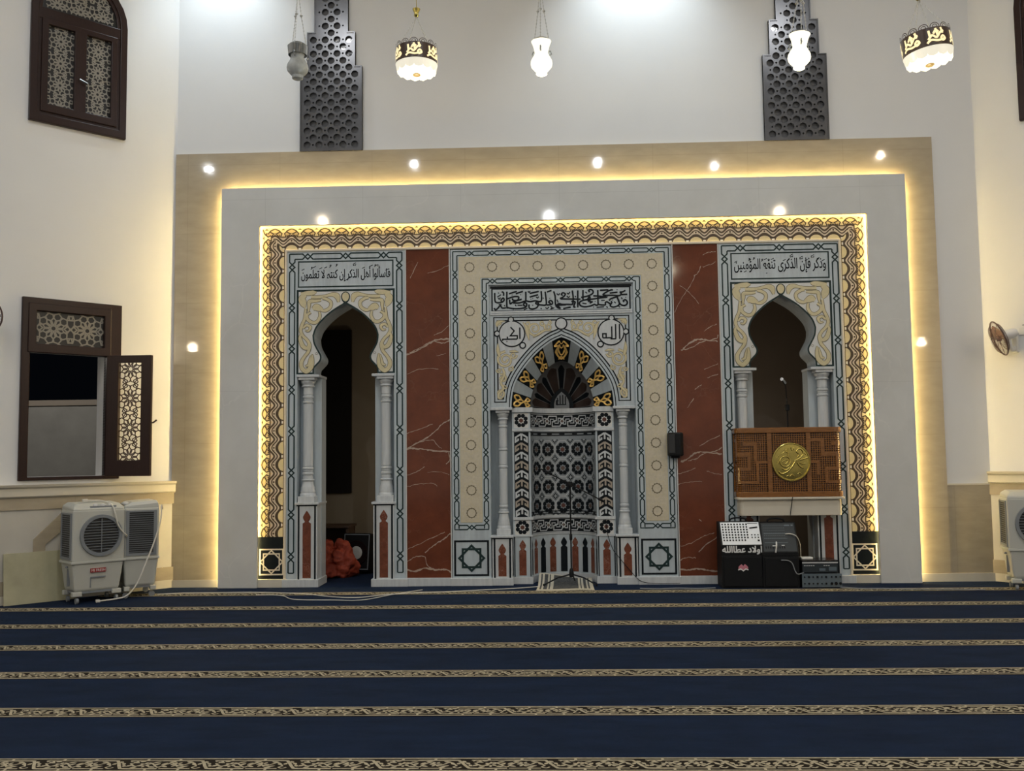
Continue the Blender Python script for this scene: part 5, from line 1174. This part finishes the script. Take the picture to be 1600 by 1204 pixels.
s1 = cabinet(2.10, YA, .50, .385, 'black speaker cabinet with pink emblem under the silver mixer')
b = B(); SE = plane(-.152)
for k in range(5): b.flat(circ(.018*(k-2)-.0, .235+.012*sin(k*2.3), .022, 10), SE, .001+.0003*k, 0)
b.ribbon([(-.05, .25), (-.02, .275), (0, .25), (.02, .275), (.05, .25)], .014, SE, .004, 0); b.ribbon([(-.06, .215), (-.03, .228), (0, .205), (.03, .228), (.06, .215)], .012, SE, .004, 1); b.build('emblem', [PINK, WHITE], s1)
mixer(2.10, YA, .50, .385, .385, SILV, 'silver faced powered mixer with white Arabic lettering on the left black cabinet', 'silver')
s2 = cabinet(2.545, YA-.02, .43, .37, 'plain black speaker cabinet under the dark mixer below the balcony')
mixer(2.545, YA-.02, .43, .37, .39, CHAR, 'dark grey powered mixer with white marks below the balcony', 'dark')
rt = thing('power_amplifier', 'slate blue rack amplifier with rows of knobs on the carpet right of the dark cabinet', 'amplifier', (3.01, YA-.04, 0))
b = B(); b.box(-.225, .225, -.14, .16, .012, .165); b.build('case', BLK, rt, bevel=.004)
b = B(); b.box(-.232, .232, -.152, -.138, .010, .168); b.build('front_panel', SLATE, rt, bevel=.002, seg=1)
for r, zz in enumerate((.055, .132)):
    for c in range(9): b = B(); rr = .008+.007*(c > 5 and r == 0)+.003*(c % 2); b.loft([[(-.205+.05*c+(.015 if c > 5 else 0)+rr*cos(2*pi*i/12), -.152-q, zz+rr*sin(2*pi*i/12)) for i in range(12)] for q in (0, .012)], 0, False); b.build('knob', BLKG, rt)
rt = thing('tape_deck', 'black stereo deck with silver top strip on the slate blue amplifier', 'stereo deck', (3.00, YA-.03, .168))
b = B(); b.box(-.212, .212, -.13, .15, .006, .155); b.build('case', BLKG, rt, bevel=.004)
b = B(); b.box(-.208, .208, -.135, -.128, .118, .134); b.build('silver_strip', SILV, rt)
b = B(); b.box(-.205, .205, -.134, -.128, .012, .112); b.build('front_panel', CHAR, rt)
for k in range(8): b = B(); x = -.19+.026*k+(.10 if k > 4 else 0); b.box(x, x+.018, -.140, -.132, .088, .096); b.build('button', SILV, rt)
b = B(); b.box(-.01, .06, -.139, -.132, .03, .06); b.box(.10, .19, -.139, -.132, .03, .075); b.build('display_window', SLATE, rt)
for sx in (-.18, .18):
    b = B(); b.box(sx-.02, sx+.02, -.10, .10, 0, .007); b.build('foot', BLK, rt)
b = B(); b.box(2.80, 2.94, -.44, -.34, .324, .352); tag(b.build('white_adapter', PLW, bevel=.01, seg=3), 'small white adapter box lying on the black stereo deck', 'adapter')
b = B(); b.tube(cr([(2.50, -.488, .54), (2.49, -.53, .50), (2.485, -.53, .455), (2.48, -.525, .42)], 6), .009, 6); tag(b.build('audio_jack', PLW), 'short white jack cable plugged into the dark mixer front', 'cable')
b = B(); b.tube(cr([(2.54, -.527, .33), (2.62, -.545, .325), (2.665, -.55, .29), (2.69, -.56, .21), (2.72, -.57, .17), (2.79, -.56, .185)], 6), .006, 6); tag(b.build('audio_cable', PLM), 'grey cable looping from the dark cabinet to the slate blue amplifier', 'cable')
b = B(); b.tube(cr([(2.62, -.41, .625), (2.68, -.45, .63), (2.745, -.46, .60), (2.80, -.40, .50), (2.83, -.30, .34)], 6), .006, 6); tag(b.build('audio_cable', CORD), 'white cable leaving the right side of the dark mixer panel', 'cable')

# black loudspeaker on the wall right of the mihrab
rt = thing('wall_loudspeaker', 'small black loudspeaker fixed at the right edge of the mihrab frame', 'loudspeaker', (1.385, -.08, 1.715))
b = B(); P = [(-.095, 0), (-.085, -.11), (.05, -.15), (.092, -.11), (.092, 0)]
b.loft([[(x, y, z) for x, y in P] for z in (-.145, .145)], 0, False); b.build('cabinet_body', BLK, rt, bevel=.018, seg=3)
b = B(); b.box(-.06, .02, -.142, -.118, -.11, .12, 0, Matrix.Rotation(R(-14), 4, 'Z') @ Matrix.Translation((.0, .004, 0))); b.build('grille', PLD, rt, bevel=.006)
b = B(); b.box(-.05, .05, -.06, 0, -.17, -.14); b.build('bracket', BLK, rt)

# ------------------------------------------------------------------ rug, microphone stand, cables on the floor
rt = thing('prayer_rug', 'small cream and grey striped rug lying in front of the mihrab niche', 'rug')
def SR(u, v, d=0):           # u across, v from the front edge inwards
    lift = .055*max(0, (v-.45)/.5)**1.6*max(0, 1-(u+.33)/.5) + .03*max(0, (v-.5)/.4)**2
    return (u*(1-.04*v)-.012+.02*v, -.575+.78*v*(1-.05*max(0, -u)), .006+lift+.004*sin(9*u+3*v)+d)
b = B(); n = 24; m = 14
def rugpatch(u0, u1, v0, v1, mi, d, k=None):
    nu = max(1, int((u1-u0)/.04)); nv = max(1, int((v1-v0)/.07))
    for i in range(nu):
        for j in range(nv):
            q = [(u0+(u1-u0)*a/nu, v0+(v1-v0)*c/nv) for a, c in ((i, j), (i+1, j), (i+1, j+1), (i, j+1))]; b.face([SR(*p, d) for p in q], mi, True)
rugpatch(-.345, .345, 0, 1.0, 0, 0)
for u0, u1 in ((-.315, -.295), (-.27, -.225), (-.205, -.19), (-.15, .16), (.185, .20), (.225, .26), (.28, .30)): rugpatch(u0, u1, .13, .97, 1, .003)
for k in range(46): u = -.345+.69*k/45; b.ribbon([(u, .0), (u+random.uniform(-.006, .006), -.045)], .008, SR, .001, 0)
b.build('rug_weave', [RUGW, RUGD], rt)
bx, by = .075, -.14
rt = thing('microphone_stand', 'black boom microphone stand with tripod legs on the small rug', 'microphone stand', (bx, by, 0))
b = B(); b.tube([(0, 0, .15), (0, 0, 1.23)], .010, 10); b.lathe([(.0, .10), (.026, .105), (.03, .15), (.024, .19), (.013, .21)], 0, 0, 12); b.lathe([(.012, .55), (.018, .56), (.018, .62), (.012, .63)], 0, 0, 10); b.build('pole', BLK, rt)
for dx, dy in ((-.34, -.06), (.30, -.10), (.05, .24)): b = B(); b.tube([(0, 0, .14), (dx*.5, dy*.5, .10), (dx, dy, .018)], .009, 8); b.lathe([(0, 0.004), (.012, .006), (.012, .03), (0, .034)], dx, dy, 8); b.build('leg', BLK, rt)
b = B(); b.lathe([(0, 1.20), (.03, 1.205), (.036, 1.235), (.03, 1.27), (0, 1.275)], 0, 0, 12); b.box(-.05, .05, -.012, .012, 1.225, 1.25); b.build('boom_clamp', BLK, rt)
b = B(); b.tube([(-.36, .02, 1.43), (0, 0, 1.24), (.34, -.02, 1.06)], .0075, 8); b.build('boom', BLK, rt)
b = B(); b.tube([(-.30, .015, 1.40), (-.22, .01, 1.36)], .016, 8); b.build('counterweight', BLK, rt)
b = B(); b.tube([(.34, -.02, 1.06), (.40, -.022, 1.03)], .015, 8); b.build('microphone_clip', BLK, rt)
def gnd(px, py, z=.009): v = ray(px, py); t = (z-CH)/v.z; return (CX+v.x*t, -CD+v.y*t, z)
def floor_cable(name, pts, r, m, label): b = B(); b.tube(cr([gnd(*p) for p in pts], 8), r, 6); return tag(b.build(name, m), label, 'cable')
floor_cable('floor_cable', [(246, 928), (290, 926), (340, 925.5), (400, 925), (470, 927), (520, 932), (560, 933), (600, 929), (645, 926), (700, 924), (760, 921), (800, 919), (842, 916)], .0055, CORD, 'long white cable crossing the carpet from the coolers towards the rug')
floor_cable('floor_cable', [(400, 929), (440, 930), (460, 936), (520, 937), (565, 937), (610, 929), (640, 924), (660, 921)], .0045, CORD, 'second pale cable making a loop on the carpet before the left doorway')
floor_cable('floor_cable', [(1000, 919), (1030, 919.5), (1060, 918.5), (1090, 919), (1118, 918)], .007, PLM, 'grey cable on the carpet along the right marble base to the amplifiers')
floor_cable('floor_cable', [(1313, 917), (1345, 919), (1380, 919), (1430, 920), (1480, 920), (1540, 921)], .007, PLM, 'grey cable on the carpet between the amplifiers and the right cooler')
# black wire running down the pilaster and along the base to the microphone
b = B(); b.tube(cr([(.52, .028, .80), (.535, .026, .62), (.60, .024, .42), (.66, -.085, .34), (.80, -.092, .17), (.92, -.135, .05), (1.1, -.15, .02), (1.4, -.16, .02)], 7), .004, 5); tag(b.build('black_wire', BLK), 'thin black wire slanting across the right pilaster foot of the mihrab', 'wire')

# ------------------------------------------------------------------ things stored in the left side room
rt = thing('chipboard_cupboard', 'low brown chipboard cupboard standing open inside the left doorway', 'cupboard', (at(544, 826, 1.3).x-.42, 1.55, 0))
b = B(); b.box(-.42, .42, .22, .24, 0, .62); b.box(-.42, -.40, -.22, .24, 0, .62); b.box(.38, .41, -.22, .24, 0, .62); b.build('carcass', BOXB, rt)
b = B(); b.box(-.44, .44, -.25, .26, .62, .65); b.build('top_board', BOXB, rt, bevel=.004)
b = B(); b.box(-.40, .38, -.2, .22, .30, .32); b.build('shelf', BOXB, rt)
b = B(); nu, nv = 28, 14; rr = random.Random(4)
ph = [rr.uniform(0, 6.28) for _ in range(8)]
SX, SZ = .30, .40; rings = []
for j in range(nv+1):
    f = j/nv; a = f*pi/2; row = []
    for i in range(nu):
        t = 2*pi*i/nu; k = 1+.13*sin(3*t+ph[0]+4*f)+.09*sin(5*t+ph[1]-6*f)+.06*sin(9*t+ph[2]+9*f)
        row.append((SX*cos(t)*cos(a)**.45*k, .24*sin(t)*cos(a)**.45*k, .0+SZ*sin(a)**.9*(1+.20*sin(2*t+ph[3])+.12*sin(4*t+ph[4]+5*f)+.08*sin(9*t+7*f))))
    rings.append(row)
b.loft(rings, 0, True, True); o = b.build('cloth_bundle', SACK); o.location = (at(522, 880, .92).x, .92, 0); tag(o, 'crumpled orange red cloth bundle on the floor just inside the left doorway', 'cloth')
sm = o.modifiers.new('s', 'SUBSURF'); sm.levels = 2; sm.render_levels = 2
tx = bpy.data.textures.new('folds', 'CLOUDS'); tx.noise_scale = .11; tx.noise_depth = 2; dm = o.modifiers.new('d', 'DISPLACE'); dm.texture = tx; dm.strength = .13; dm.mid_level = .5; dm.texture_coords = 'LOCAL'
rt = thing('floor_loudspeaker', 'black loudspeaker box with pale cone leaning beside the orange bundle', 'loudspeaker', (at(562, 875, 1.3).x, 1.30, 0), R(-14))
M = Matrix.Rotation(R(-8), 4, 'X')
b = B(); b.box(-.20, .20, -.15, .15, .025, .54, 0, M); b.build('cabinet_body', BLK, rt, bevel=.02, seg=3)
b = B(); vs = []; b.loft([[tuple(M @ Vector((r*cos(2*pi*i/32), -.152-y, .27+r*sin(2*pi*i/32)))) for i in range(32)] for r, y in ((.175, .0), (.175, .012), (.16, .014), (.135, -.0), (.09, .0))], 0, True, False); b.build('cone_surround', BLKG, rt)
b = B(); b.loft([[tuple(M @ Vector((r*cos(2*pi*i/24), -.154-y, .27+r*sin(2*pi*i/24)))) for i in range(24)] for r, y in ((.09, 0), (.08, .006), (.03, .002), (.001, .004))], 0, True, False); b.build('cone', PLG, rt)
b = B(); b.rect(-.185, .185, .05, .52, .014, lambda u, v, d=0: tuple(M @ Vector((u, -.153-d, v))), .002, 0); b.build('frame_edge', PLM, rt)
